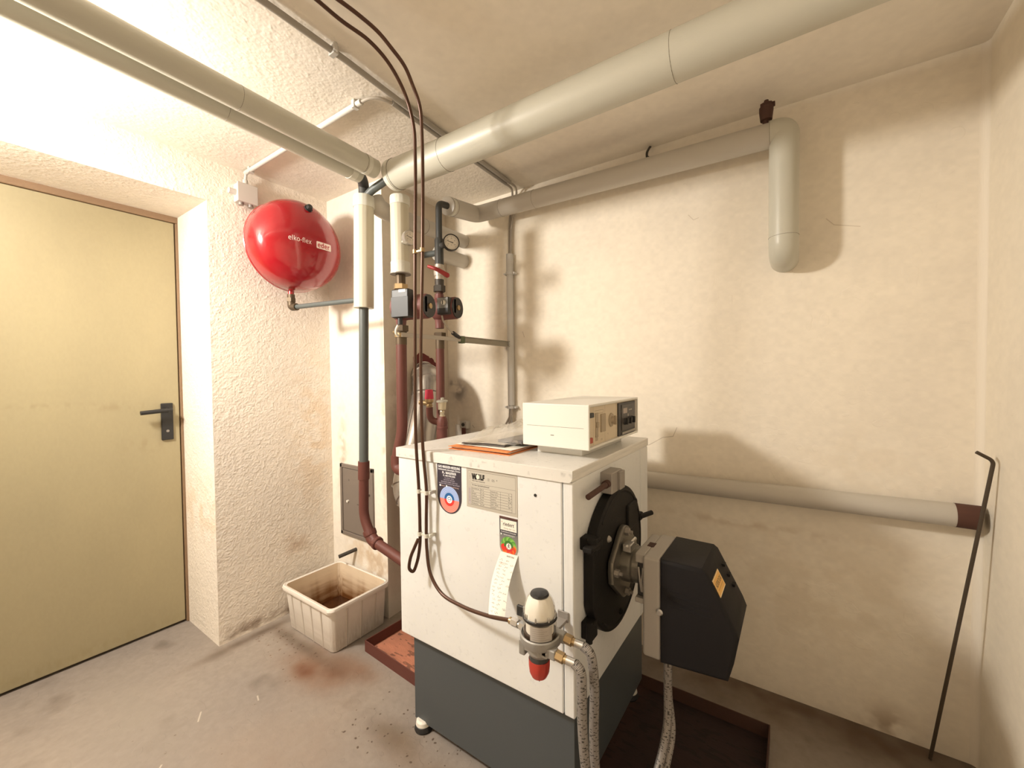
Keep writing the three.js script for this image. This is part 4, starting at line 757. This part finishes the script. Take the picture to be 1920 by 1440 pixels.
{ // middle riser with pump
  const X = (y) => 0.771 + (y - 1.5) * 0.010, Z = 0.65;
  const t = thing('riser_pipe', 'middle riser with insulated upper sleeve behind the copper fuel lines', 'pipe', [0.73, 0.8, Z]);
  part('jacket', lathe([[0.0001, 0], [0.0375, 0], [0.0375, 0.28], [0.0001, 0.28]], [X(1.66), 1.65, Z], [0, 1, 0], 36), M.cream, t);
  part('cap', lathe([[0.0001, 0], [0.039, 0], [0.0405, 0.003], [0.0405, 0.030], [0.039, 0.036], [0.0001, 0.036]], [X(1.91), 1.909, Z], [0, 1, 0], 36), M.jacketBand, t);
  part('cap', lathe([[0.0001, -0.012], [0.040, -0.012], [0.040, -0.006], [0.039, -0.004], [0.039, 0.026], [0.040, 0.030], [0.039, 0.034], [0.0001, 0.034]], [X(1.643), 1.643, Z], [0, 1, 0], 36), M.jacketBand, t);
  part('cap_ring', lathe([[0.0001, -0.016], [0.0425, -0.016], [0.0425, -0.012], [0.0001, -0.012]], [X(1.643), 1.643, Z], [0, 1, 0], 36), M.dullSteel, t);
  part('brass_tube', [lathe([[0.0001, 0], [0.020, 0], [0.020, 0.055], [0.0185, 0.06], [0.0001, 0.06]], [X(1.585), 1.585, Z])], M.oldBrass, t);
  part('union_nut', [hex([X(1.568), 1.566, Z], [X(1.586), 1.586, Z], 0.030)], M.brass, t);
  part('union_nut', [hex([X(1.405), 1.392, Z], [X(1.42), 1.416, Z], 0.031), cyl([X(1.34), 1.337, Z], [X(1.39), 1.394, Z], 0.023)], M.oldBrass, t);
  part('red_tube', [pipe([[X(1.345), 1.345, Z], [X(0.97), 0.97, Z], [0.745, 0.875, 0.662], [0.745, 0.818, 0.664], [1.02, 0.80, 0.67]], 0.022, 0.035), pipe([[0.745, 0.872, 0.662], [0.745, 0.818, 0.664], [0.80, 0.814, 0.665]], 0.0255, 0.035)], M.redOxide, t);
  // strap that carries the cable rail
  part('pipe_clamp', [lathe([[0.0232, -0.008], [0.026, -0.008], [0.026, 0.008], [0.0232, 0.008]], [X(1.375), 1.375, Z]), cyl([X(1.375) - 0.045, 1.392, Z], [X(1.375) - 0.018, 1.392, Z], 0.007)], M.brass, t);
  const gz = 0.655;
  gauge('thermometer', 'small silver thermometer on the middle riser sleeve', [0.858, 1.757, 0.672], [0.97, 0, 0.22], 0.029, M.steel, cyl([0.80, 1.752, 0.658], [0.845, 1.756, 0.669], 0.011), 0, M.steel);
}
function pump(label, px, py, pz, boxSize, dial, dir, ml, bs) {
  const t = thing('circulation_pump', label, 'pump', [px, py - 0.065, pz]);
  const ax = v3(dir).normalize();
  const at = (d, dy = 0, s = 0) => { const side = V(-ax.z, 0, ax.x); return [px + ax.x * d + side.x * s, py + dy, pz + ax.z * d + side.z * s]; };
  part('volute', [lathe([[0.0001, -0.028], [0.038, -0.028], [0.050, -0.018], [0.054, 0], [0.052, 0.02], [0.048, 0.03], [0.0001, 0.03]], at(0), dir, 36), lathe([[0.0001, -0.088], [0.020, -0.088], [0.020, -0.07], [0.022, -0.05], [0.034, -0.02], [0.034, 0.02], [0.022, 0.05], [0.020, 0.07], [0.0001, 0.072]], at(0))], M.pumpRed, t);
  part('motor', lathe([[0.0001, 0.028], [0.050, 0.028], [0.050, ml - 0.007], [0.047, ml], [0.0001, ml]], at(0), dir, 36), M.pumpRed, t);
  const ep = part('end_plate', lathe([[0.0001, ml - 0.002], [0.047, ml - 0.002], [0.046, ml + 0.005], [0.0001, ml + 0.005]], at(0), dir, 36), M.black, t);
  part('plug', lathe([[0.0001, ml + 0.011], [0.011, ml + 0.011], [0.012, ml + 0.004], [0.0001, ml + 0.004]], at(0), dir, 20), M.brass, ep);
  const sd = V(-ax.z, 0, ax.x);
  part('nameplate', box(-0.005, 0.005, -0.03, 0.03, -0.001, 0.001, 0.0005).applyMatrix4(new THREE.Matrix4().makeBasis(sd, V(0, 1, 0), ax)).translate(...at(ml + 0.006, 0.004, 0.026)), M.dullSteel, ep);
  // terminal box on the room side
  const g = new RoundedBoxGeometry(boxSize[0], boxSize[1], boxSize[2], 3, 0.006);
  g.applyMatrix4(new THREE.Matrix4().makeBasis(ax, V(0, 1, 0), sd)); g.translate(...at(boxSize[3], boxSize[4], bs + boxSize[2] / 2));
  const tb = part('terminal_box', g, M.black, t, 'black terminal box');
  const top = bs + boxSize[2];
  if (dial) {
    const pl = new THREE.BoxGeometry(boxSize[0] * 0.86, boxSize[1] * 0.6, 0.001).applyMatrix4(new THREE.Matrix4().makeBasis(ax, V(0, 1, 0), sd)).translate(...at(boxSize[3], boxSize[4] + boxSize[1] * 0.16, top));
    part('faceplate', pl, std([0.22, 0.215, 0.20], 0.4), tb);
    part('speed_dial', lathe([[0.0001, 0.008], [0.009, 0.008], [0.011, 0.0]], at(boxSize[3] + 0.006, boxSize[4] + 0.012, top), sd.toArray(), 20), M.offWhite, tb);
    part('speed_slot', box(-0.0015, 0.0015, -0.009, 0.009, 0, 0.003, 0.0005).applyMatrix4(new THREE.Matrix4().makeBasis(ax, V(0, 1, 0), sd)).translate(...at(boxSize[3] + 0.006, boxSize[4] + 0.012, top + 0.008)), M.black, tb);
  } else {
    const pl = new RoundedBoxGeometry(boxSize[0] * 0.98, boxSize[1] * 0.70, 0.003, 2, 0.001).applyMatrix4(new THREE.Matrix4().makeBasis(ax, V(0, 1, 0), sd)).translate(...at(boxSize[3], boxSize[4] - boxSize[1] * 0.13, top));
    part('faceplate', pl, std([0.028, 0.028, 0.03], 0.5), tb);
    part('label', box(-0.016, 0.016, -0.005, 0.006, 0, 0.002, 0.0005).applyMatrix4(new THREE.Matrix4().makeBasis(ax, V(0, 1, 0), sd)).translate(...at(boxSize[3] + 0.012, boxSize[4] + boxSize[1] * 0.42, top - 0.001)), M.offWhite, tb);
    part('gland', cyl(at(boxSize[3] - 0.012, boxSize[4] - boxSize[1] / 2 + 0.004, 0.06), at(boxSize[3] - 0.012, boxSize[4] - boxSize[1] / 2 - 0.026, 0.06), 0.010), M.black, tb);
  }
  return t;
}
pump('red circulation pump with large smooth black terminal box', 0.771, 1.488, 0.65, [0.082, 0.112, 0.038, 0.052, 0.006], false, [0.97, 0, -0.22], 0.135, 0.040);
pump('red circulation pump with small dial terminal box near back wall', 0.766, 1.512, 0.42, [0.062, 0.076, 0.030, 0.058, 0.004], true, [0.98, 0, -0.2], 0.094, 0.034);
solo('pump_cable', spline([[0.806, 1.412, 0.695], [0.792, 1.396, 0.694], [0.786, 1.380, 0.69], [0.786, 1.37, 0.678]], 0.005, 20), M.offWhite, 'short white cable below the larger pump', 'cable');
{ // rear riser
  const X = (y) => 0.771 + (y - 2.0) * 0.0072, Z = 0.42;
  const t = thing('riser_pipe', 'dark rear riser with red valve handle next to the back wall', 'pipe', [0.765, 0.85, Z]);
  part('black_tube', pipe([[0.776, 2.001, 0.366], [X(2.0), 1.998, Z], [X(1.9), 1.90, Z], [X(1.78), 1.76, Z]], 0.0150, 0.035), M.darkPipe, t);
  part('tee', [cyl([X(1.80), 1.800, Z], [0.815, 1.800, 0.425], 0.0135), lathe([[0.0001, -0.085], [0.0205, -0.085], [0.0205, 0.028], [0.016, 0.038], [0.0001, 0.038]], [X(1.80), 1.800, Z])], M.darkPipe, t);
  part('union_nut', [hex([X(1.605), 1.592, Z], [X(1.63), 1.620, Z], 0.028), cyl([X(1.62), 1.618, Z], [X(1.65), 1.650, Z], 0.021)], M.iron, t);
  part('red_tube', cyl([X(1.55), 1.555, Z], [X(1.6), 1.596, Z], 0.0165), M.rust, t);
  part('union_nut', [hex([X(1.39), 1.384, Z], [X(1.41), 1.404, Z], 0.028), cyl([X(1.33), 1.330, Z], [X(1.385), 1.386, Z], 0.0205)], M.oldBrass, t);
  part('red_tube', pipe([[X(1.335), 1.335, Z], [X(0.87), 0.87, Z], [0.79, 0.845, 0.425], [1.02, 0.84, 0.44]], 0.0195, 0.03), M.redOxide, t);
  gauge('thermometer', 'round thermometer with black rim on the rear riser', [0.862, 1.797, 0.437], [0.80, 0, 0.52], 0.037, M.black, cyl([0.813, 1.800, 0.425], [0.848, 1.799, 0.431], 0.011), 0, M.darkPipe);
  const v = thing('ball_valve', 'brass ball valve with red lever above the small dial pump', 'valve', [X(1.68), 1.65, Z]);
  part('valve_body', [cyl([X(1.65), 1.648, Z], [X(1.716), 1.716, Z], 0.021), lathe([[0.0001, -0.018], [0.024, -0.018], [0.026, 0], [0.024, 0.018], [0.0001, 0.018]], [X(1.68), 1.682, Z]), cyl([X(1.68), 1.690, Z], [X(1.68) + 0.016, 1.692, Z + 0.032], 0.009)], std([0.50, 0.44, 0.37], 0.45, { metalness: 0.3 }), v);
  part('lever', [pipe([[0.756, 1.700, Z + 0.058], [0.800, 1.682, Z + 0.045], [0.846, 1.652, Z + 0.030]], (q) => 0.007 + 0.004 * q, 0.02), ball([0.846, 1.652, Z + 0.030], 0.0112)], std([0.38, 0.03, 0.03], 0.45), v, 'red lever handle');
}
{ // cable rail between the middle riser and the wall
  const t = thing('cable_rail', 'flat cable rail from the middle riser to the upright conduit', 'rail', [0.8, 1.37, 0.33]);
  const bar = (a, b, h, w) => { const A = v3(a), B = v3(b), d = B.clone().sub(A), L = d.length(); const g = new RoundedBoxGeometry(w, h, L, 1, 0.0015); g.lookAt(d); const c = A.add(B).multiplyScalar(0.5); return g.translate(c.x, c.y, c.z); };
  part('strip', bar([0.797, 1.376, 0.672], [0.822, 1.374, 0.30], 0.018, 0.006), std([0.46, 0.41, 0.35], 0.5), t);
  const ch = part('channel', [bar([0.815, 1.376, 0.32], [0.884, 1.366, 0.02], 0.028, 0.004), bar([0.822, 1.389, 0.32], [0.891, 1.379, 0.02], 0.003, 0.018), bar([0.822, 1.363, 0.32], [0.891, 1.353, 0.02], 0.003, 0.018)], std([0.40, 0.36, 0.29], 0.5), t);
  part('end_cap', bar([0.882, 1.368, 0.034], [0.887, 1.368, 0.010], 0.034, 0.024), M.black, ch);
  part('tie', bar([0.812, 1.375, 0.336], [0.818, 1.375, 0.312], 0.034, 0.026), std([0.10, 0.12, 0.06], 0.5), ch);
  const c = thing('pump_cable', 'thin grey cable with black plug below the small dial pump', 'cable', [0.75, 1.42, 0.33]);
  part('cord', spline([[0.822, 1.474, 0.462], [0.826, 1.45, 0.458], [0.83, 1.42, 0.43], [0.822, 1.400, 0.39]], 0.004, 24), M.cable, c);
  part('plug', [cyl([0.823, 1.402, 0.393], [0.818, 1.384, 0.345], 0.0095), cyl([0.818, 1.384, 0.347], [0.817, 1.378, 0.33], 0.006)], M.black, c);
}
{ // E-pipe on the back wall with vertical leg and air vent
  const t = thing('wall_pipe', 'white insulated pipe along the top of the back wall with a bent end', 'pipe', [1.4, 2.05, 0.1]);
  jacket(t, [[0.777, 2.0, 0.368], [0.740, 2.048, 0.108], [2.05, 2.022, 0.108]], 0.0415, M.jacketGrey, 0.04);
  const ed = [0.037, -0.048, 0.26];
  band(t, [0.7745, 2.003, 0.352], ed, 0.0415, 0.018); seam(t, [0.7715, 2.007, 0.33], ed, 0.0418); seam(t, [0.905, 2.0447, 0.108], [1, -0.02, 0], 0.0418); seam(t, [1.10, 2.041, 0.108], [1, -0.02, 0], 0.0417);
  part('collar', lathe([[0.0152, 0], [0.039, 0], [0.041, 0.005], [0.0152, 0.005]], [0.7766, 2.0, 0.367], ed, 28), M.plastic, t);
  const leg = part('jacket', pipe([[2.045, 2.025, 0.108], [2.088, 2.025, 0.108], [2.088, 1.612, 0.108], [2.088, 1.612, -0.01]], 0.0437, 0.05, 36), M.jacket, t);
  seam(leg, [2.0475, 2.025, 0.108], [1, 0, 0], 0.0440); seam(leg, [2.088, 1.668, 0.108], [0, 1, 0], 0.0440);
  const v = thing('air_vent', 'rusty bottle shaped air vent on the back wall pipe under the ceiling', 'air vent', [2.036, 2.062, 0.108]);
  part('body', lathe([[0.0001, 0], [0.011, 0], [0.011, 0.018], [0.018, 0.020], [0.019, 0.030], [0.0215, 0.052], [0.0215, 0.064], [0.0001, 0.066]], [2.036, 2.058, 0.108], [0, 1, 0], 24), M.rust, v);
  part('cap', [hex([2.036, 2.122, 0.108], [2.036, 2.134, 0.108], 0.020), cyl([2.036, 2.132, 0.108], [2.036, 2.146, 0.108], 0.007), box(2.048, 2.062, 2.120, 2.134, 0.102, 0.114, 0.002)], M.rust, v);
}
{ // safety group behind the boiler
  const x = 0.852, z = 0.50;
  const t = thing('safety_manifold', 'red brown pipe manifold behind the boiler carrying two small valves', 'pipe', [x, 0.87, z]);
  part('stem', [cyl([x, 0.90, z], [x, 0.985, z], 0.0215), lathe([[0.0001, 0], [0.0245, 0], [0.0245, 0.009], [0.0228, 0.011], [0.0236, 0.026], [0.0215, 0.042], [0.0145, 0.054], [0.0001, 0.054]], [x, 0.974, z]), pipe([[x, 0.91, z], [x, 0.885, z], [1.02, 0.88, z + 0.01]], 0.0215, 0.02)], M.redOxide, t);
  part('branch', pipe([[x, 1.0, z], [x - 0.066, 1.008, z + 0.010], [x - 0.068, 1.066, z + 0.010]], 0.0150, 0.03), M.redOxide, t);
  const s = thing('safety_valve', 'safety valve with bright red cap on the left manifold branch', 'valve', [x - 0.068, 1.06, z]);
  part('valve_body', [lathe([[0.0001, 0], [0.013, 0], [0.013, 0.011], [0.0155, 0.014], [0.012, 0.020], [0.0145, 0.026], [0.019, 0.030], [0.019, 0.044], [0.0001, 0.044]], [x - 0.068, 1.060, z + 0.010]), cyl([x - 0.073, 1.084, z + 0.014], [x - 0.108, 1.088, z + 0.030], 0.011)], M.brass, s);
  part('cap', lathe([[0.0001, 0], [0.0205, 0], [0.019, 0.018], [0.0168, 0.041], [0.0001, 0.043]], [x - 0.068, 1.103, z + 0.010], [0, 1, 0], 12, 0.2), std([0.52, 0.02, 0.06], 0.45), s, 'bright red ribbed cap');
  const a = thing('air_vent', 'brass air vent on the manifold right of the red cap', 'air vent', [x, 1.025, z]);
  part('body', lathe([[0.0001, 0], [0.012, 0], [0.012, 0.008], [0.0095, 0.012], [0.011, 0.026], [0.0095, 0.030], [0.0168, 0.034], [0.0187, 0.067], [0.0001, 0.067]], [x, 1.024, z]), std([0.50, 0.43, 0.31], 0.35, { metalness: 0.6 }), a);
  part('cap', [lathe([[0.0001, 0], [0.0243, 0], [0.0252, 0.006], [0.0187, 0.010], [0.0001, 0.011]], [x, 1.090, z]), lathe([[0.0001, 0], [0.0075, 0], [0.0084, 0.009], [0.0001, 0.012]], [x + 0.002, 1.100, z])], std([0.46, 0.44, 0.37], 0.4, { metalness: 0.4 }), a);
}
{ // flue
  const t = thing('flue_pipe', 'shiny sheet metal flue pipe from the chimney pier down behind the boiler', 'flue', [0.6, 0.9, 0.35]);
  const r = 0.075;
  part('elbow', pipe([[0.415, 1.205, 0.235], [0.475, 1.205, 0.240], [0.535, 1.180, 0.275], [0.562, 1.07, 0.315]], r, 0.055, 36), M.galv, t);
  for (const [p, d] of [[[0.470, 1.204, 0.241], [1, -0.05, 0.15]], [[0.505, 1.192, 0.258], [0.8, -0.4, 0.5]], [[0.536, 1.165, 0.280], [0.5, -0.75, 0.45]], [[0.553, 1.105, 0.304], [0.25, -0.9, 0.33]]]) part('bead', lathe([[r - 0.001, -0.004], [r + 0.004, 0], [r - 0.001, 0.004]], p, d, 36), M.galv, t);
  part('tube', pipe([[0.557, 1.085, 0.308], [0.642, 0.752, 0.490]], r + 0.002, 0, 36), M.galv, t);
  part('fold_seam', box(-0.004, 0.004, -0.185, 0.185, r, r + 0.006, 0.001).applyQuaternion(new THREE.Quaternion().setFromUnitVectors(V(0, 1, 0), V(-0.085, 0.333, -0.182).normalize())).translate(0.5995, 0.9185, 0.399), M.galv, t);
  part('elbow', pipe([[0.637, 0.772, 0.480], [0.656, 0.690, 0.520], [0.72, 0.640, 0.535], [1.02, 0.625, 0.55]], r + 0.004, 0.06, 36), M.galv, t);
  for (const [p, d] of [[[0.655, 0.700, 0.515], [0.35, -0.85, 0.35]], [[0.695, 0.660, 0.529], [0.75, -0.6, 0.2]]]) part('bead', lathe([[r + 0.003, -0.004], [r + 0.009, 0], [r + 0.003, 0.004]], p, d, 36), M.galv, t);
  const rag = new THREE.Shape(); for (let i = 0; i <= 60; i++) { const a = (i / 60) * Math.PI * 2, q = r + 0.026 + 0.022 * (fbm(Math.cos(a) * 0.1 + 0.3, Math.sin(a) * 0.1 + 0.3, 60, 3, 411) - 0.3) + (Math.sin(a) > 0.2 ? 0.012 : 0); i ? rag.lineTo(Math.cos(a) * q, Math.sin(a) * q) : rag.moveTo(q, 0); }
  const hole = new THREE.Path(); hole.absarc(0, 0, r - 0.003, 0, Math.PI * 2, true); rag.holes.push(hole);
  part('sealing', new THREE.ExtrudeGeometry(rag, { depth: 0.008, bevelEnabled: true, bevelSize: 0.003, bevelThickness: 0.003, bevelSegments: 2, curveSegments: 40 }).rotateY(Math.PI / 2 - 0.09).translate(0.440, 1.205, 0.238), std([0.13, 0.022, 0.018], 0.85, { bumpMap: grainTex, bumpScale: 0.003 }), t, 'dark red ragged sealing around the flue');
}
{ // soot door in the pier
  const t = thing('soot_door', 'grey sheet metal soot door low on the chimney pier', 'access door', [0.23, 0.54, 0.5]);
  const sm = std([0.235, 0.195, 0.165], 0.55, { metalness: 0.25, bumpMap: grainTex, bumpScale: 0.0004 });
  part('frame', [box(0.086, 0.368, 0.352, 0.372, 0.494, 0.508, 0.002), box(0.086, 0.368, 0.716, 0.736, 0.494, 0.508, 0.002), box(0.086, 0.104, 0.352, 0.736, 0.494, 0.508, 0.002), box(0.350, 0.368, 0.352, 0.736, 0.494, 0.508, 0.002)], sm, t);
  const d = part('leaf', box(0.106, 0.348, 0.374, 0.714, 0.494, 0.505, 0.003), sm, t);
  part('latch', cyl([0.155, 0.540, 0.504], [0.155, 0.540, 0.514], 0.0065), M.offWhite, d);
  part('rivet', [cyl([0.162, 0.655, 0.504], [0.162, 0.655, 0.5075], 0.004), cyl([0.335, 0.60, 0.504], [0.335, 0.60, 0.512], 0.006)], sm, d);
  part('stamp', [box(0.232, 0.262, 0.532, 0.535, 0.5045, 0.5062, 0.0005), box(0.252, 0.255, 0.532, 0.55, 0.5045, 0.5062, 0.0005)], M.iron, d);
  solo('drain_stub', [pipe([[0.208, 0.289, 0.48], [0.206, 0.288, 0.50], [0.178, 0.272, 0.582]], 0.0095, 0.01)], M.iron, 'short dark drain pipe stub sticking out above the plastic tub', 'pipe');
}
{ // bits behind the boiler
  const t = thing('wall_bracket', 'small white bracket with brown strap on the back wall behind the boiler', 'bracket', [0.56, 0.86, 0.03]);
  part('clamp', box(0.535, 0.588, 0.900, 0.945, 0.0, 0.035, 0.006), M.plastic, t);
  part('eye', cyl([0.562, 0.924, 0.033], [0.562, 0.924, 0.040], 0.010), M.black, t);
  part('strap', box(0.556, 0.582, 0.80, 0.905, 0.036, 0.044, 0.002), M.redOxide, t);
  part('plate', box(0.480, 0.556, 0.78, 0.918, 0.004, 0.012, 0.002), M.offWhite, t);
  part('plate', box(0.590, 0.675, 0.78, 0.890, 0.004, 0.012, 0.002), M.offWhite, t);
  solo('hook', [spline([[1.612, 2.168, 0.008], [1.612, 2.150, 0.03], [1.607, 2.128, 0.042], [1.604, 2.112, 0.03], [1.602, 2.115, 0.012], [1.602, 2.128, 0.008]], 0.0048, 30)], M.iron, 'small black hook at the ceiling edge above the back wall pipe', 'hook');
}

// ---------------------------------------------------------------- low pipe, poker, tub, tray
{
  const t = thing('low_wall_pipe', 'pale pipe along the lower back wall with rusty open end', 'pipe', [2.0, 0.77, 0.06]);
  jacket(t, [[1.30, 0.752, 0.048], [1.613, 0.756, 0.05], [2.520, 0.776, 0.056]], 0.0345, M.jacketGrey);
  { // cut at a slant, so that the mouth shows
    const n = 36, pos = [], idx = [], c = [2.516, 0.776, 0.056], ring = (x, rr, cut) => { for (let k = 0; k <= n; k++) { const a = (k / n) * Math.PI * 2, y = Math.sin(a) * rr, z = Math.cos(a) * rr; pos.push(cut ? c[0] + 0.054 - z * 0.32 : x, c[1] + y, c[2] + z); } };
    ring(c[0], 0.0352); ring(0, 0.0352, true); ring(0, 0.0305, true); ring(c[0] + 0.004, 0.0305); ring(c[0] + 0.004, 0.0005);
    for (let i = 0; i < 4; i++) for (let k = 0; k < n; k++) { const a = i * (n + 1) + k; idx.push(a, a + n + 1, a + 1, a + 1, a + n + 1, a + n + 2); }
    const g = new THREE.BufferGeometry(); g.setAttribute('position', new THREE.Float32BufferAttribute(pos, 3)); g.setIndex(idx); g.computeVertexNormals();
    part('rusty_end', toCreasedNormals(g, 0.5), std([0.10, 0.042, 0.028], 0.85), t, 'rusty brown open pipe end');
  }
  for (const x of [1.75, 2.35]) part('clamp', [box(x - 0.008, x + 0.008, 0.755, 0.782, 0, 0.03, 0.002)], M.dullSteel, t);
  solo('poker', [pipe([[2.473, 0.006, 0.052], [2.572, 0.958, 0.137], [2.538, 0.980, 0.142]], 0.0046, 0.012)], M.rod, 'thin rusty poker with bent top leaning in the right corner', 'poker');
}
{ // plastic tub
  const t = thing('plastic_tub', 'square white ribbed plastic tub with brown residue inside', 'tub', [0.30, 0, 0.68]);
  const ring = (x0, x1, z0, z1, y, r, n = 6) => {
    const P = [];
    for (const [cx, cz, a0] of [[x1 - r, z1 - r, 0], [x0 + r, z1 - r, 1], [x0 + r, z0 + r, 2], [x1 - r, z0 + r, 3]]) for (let i = 0; i <= n; i++) { const a = (a0 + i / n) * Math.PI / 2; P.push([cx + Math.cos(a) * r, y, cz + Math.sin(a) * r]); }
    return P;
  };
  const loft = (rings, capFirst, capLast) => {
    const pos = [], uv = [], idx = [], n = rings[0].length;
    rings.forEach((R) => R.forEach((p, k) => { pos.push(...p); uv.push(k / n * 4, p[1] / 0.215); }));
    for (let i = 0; i < rings.length - 1; i++) for (let k = 0; k < n; k++) { const a = i * n + k, b = i * n + (k + 1) % n; idx.push(a, a + n, b, b, a + n, b + n); }
    for (const [on, i, fl] of [[capFirst, 0, 0], [capLast, rings.length - 1, 1]]) if (on) for (let k = 1; k < n - 1; k++) fl ? idx.push(i * n, i * n + k + 1, i * n + k) : idx.push(i * n, i * n + k, i * n + k + 1);
    const g = new THREE.BufferGeometry(); g.setAttribute('position', new THREE.Float32BufferAttribute(pos, 3)); g.setAttribute('uv', new THREE.Float32BufferAttribute(uv, 2)); g.setIndex(idx); g.computeVertexNormals();
    return toCreasedNormals(g, 0.7);
  };
  const outM = new THREE.MeshPhysicalMaterial({ roughness: 0.5, transmission: 0.12, thickness: 0, map: dataTex(512, 256, (u, v) => { const n = fbm(u, v, 10, 4, 301), d = Math.max(0, 0.75 - v) * (0.2 + 0.9 * n) * 0.75; return [0.97 - 0.36 * d, 0.94 - 0.40 * d, 0.90 - 0.43 * d]; }, true) });
  const inM = new THREE.MeshStandardMaterial({ roughness: 0.5, map: dataTex(512, 256, (u, v) => { const n = fbm(u, v, 14, 4, 311), s = fbm(u * 1, 0.3, 60, 2, 315); let d = Math.max(0, Math.min(1, (0.95 - v) * 1.25 + (n - 0.5) * 0.5 + (s - 0.5) * 0.25)); d *= d; return [0.95 - 0.52 * d, 0.87 - 0.62 * d, 0.76 - 0.66 * d]; }, true) });
  const O = [[0.116, 0.474, 0.532, 0.798, 0.0, 0.022], [0.110, 0.480, 0.530, 0.806, 0.004, 0.024], [0.106, 0.500, 0.530, 0.826, 0.196, 0.026]];
  part('body', loft(O.map((a) => ring(...a)), true, false), outM, t);
  part('rim', loft([ring(0.106, 0.500, 0.530, 0.826, 0.192, 0.026), ring(0.098, 0.513, 0.524, 0.838, 0.193, 0.03), ring(0.096, 0.516, 0.522, 0.841, 0.205, 0.03), ring(0.099, 0.513, 0.524, 0.838, 0.214, 0.03), ring(0.106, 0.505, 0.530, 0.831, 0.2165, 0.026), ring(0.112, 0.498, 0.536, 0.824, 0.212, 0.022)], false, false), outM, t);
  part('inside', loft([ring(0.112, 0.498, 0.536, 0.824, 0.2125, 0.022), ring(0.114, 0.477, 0.535, 0.801, 0.010, 0.02), ring(0.12, 0.47, 0.54, 0.795, 0.007, 0.02)], false, true), inM, t, 'rust stained inner walls');
  for (let k = 0; k < 4; k++) { const f = (k + 0.6) / 4.4, xb = 0.125 + f * 0.34, xt = 0.125 + f * 0.36; part('rib', pipe([[xb, 0.004, 0.803], [xt, 0.194, 0.8265]], 0.005, 0, 10), outM, t); }
  for (let k = 0; k < 3; k++) { const f = (k + 0.7) / 3.4, z = 0.548 + f * 0.245; part('rib', pipe([[0.477, 0.004, z], [0.5005, 0.194, z + 0.008 * f]], 0.005, 0, 10), outM, t); }
  const sl = new THREE.BoxGeometry(0.352, 0.02, 0.255, 24, 1, 24), sp = sl.attributes.position; for (let i = 0; i < sp.count; i++) if (sp.getY(i) > 0) sp.setY(i, 0.01 + 0.006 * fbm(sp.getX(i) + 0.5, sp.getZ(i) + 0.5, 9, 3, 331)); sl.computeVertexNormals();
  tag(part('residue', sl.translate(0.2955, 0.022, 0.668), new THREE.MeshPhysicalMaterial({ roughness: 0.18, map: dataTex(256, 256, (u, v) => { const n = fbm(u, v, 8, 4, 321); return [0.20 + 0.22 * n * n, 0.11 + 0.14 * n * n, 0.06 + 0.07 * n * n]; }, true) }), null), 'dark brown wet residue on the bottom of the plastic tub', 'residue', null, 'stuff');
}
{ // drip tray below the boiler
  const t = thing('drip_tray', 'shallow red brown steel drip tray under the boiler', 'tray', [1.32, 0, 0.5]);
  const FL = [0.576, 0.714], FR = [2.062, 0.792], BR = [2.06, 0.243], BL = [0.600, 0.255];
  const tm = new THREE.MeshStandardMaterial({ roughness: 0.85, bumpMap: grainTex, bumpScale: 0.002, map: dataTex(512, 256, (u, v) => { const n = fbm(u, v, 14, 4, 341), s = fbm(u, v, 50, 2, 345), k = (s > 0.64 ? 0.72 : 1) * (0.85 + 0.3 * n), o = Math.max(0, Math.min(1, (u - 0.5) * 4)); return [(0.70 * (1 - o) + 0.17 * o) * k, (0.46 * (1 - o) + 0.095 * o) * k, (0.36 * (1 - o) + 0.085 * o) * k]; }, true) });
  const g = new THREE.BufferGeometry();
  const P = (q, y) => [q[0], y, q[1]];
  g.setAttribute('position', new THREE.Float32BufferAttribute([...P(FL, 0.0035), ...P(FR, 0.0035), ...P(BR, 0.0035), ...P(BL, 0.0035), ...P(FL, 0.0), ...P(FR, 0.0), ...P(BR, 0.0), ...P(BL, 0.0)], 3));
  g.setAttribute('uv', new THREE.Float32BufferAttribute([0, 0, 1, 0, 1, 1, 0, 1, 0, 0, 1, 0, 1, 1, 0, 1], 2));
  g.setIndex([0, 1, 2, 0, 2, 3, 4, 6, 5, 4, 7, 6]);
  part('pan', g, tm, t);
  const wall = (a, b) => { const A = V(a[0], 0, a[1]), B = V(b[0], 0, b[1]), d = B.clone().sub(A), L = d.length(); const q = new RoundedBoxGeometry(L + 0.004, 0.05, 0.004, 1, 0.0012); q.rotateY(-Math.atan2(d.z, d.x)); const c = A.add(B).multiplyScalar(0.5); return q.translate(c.x, 0.025, c.z); };
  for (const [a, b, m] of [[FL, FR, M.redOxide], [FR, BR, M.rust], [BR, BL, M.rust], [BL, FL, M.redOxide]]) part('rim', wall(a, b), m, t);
}
renderer.render(scene, camera);
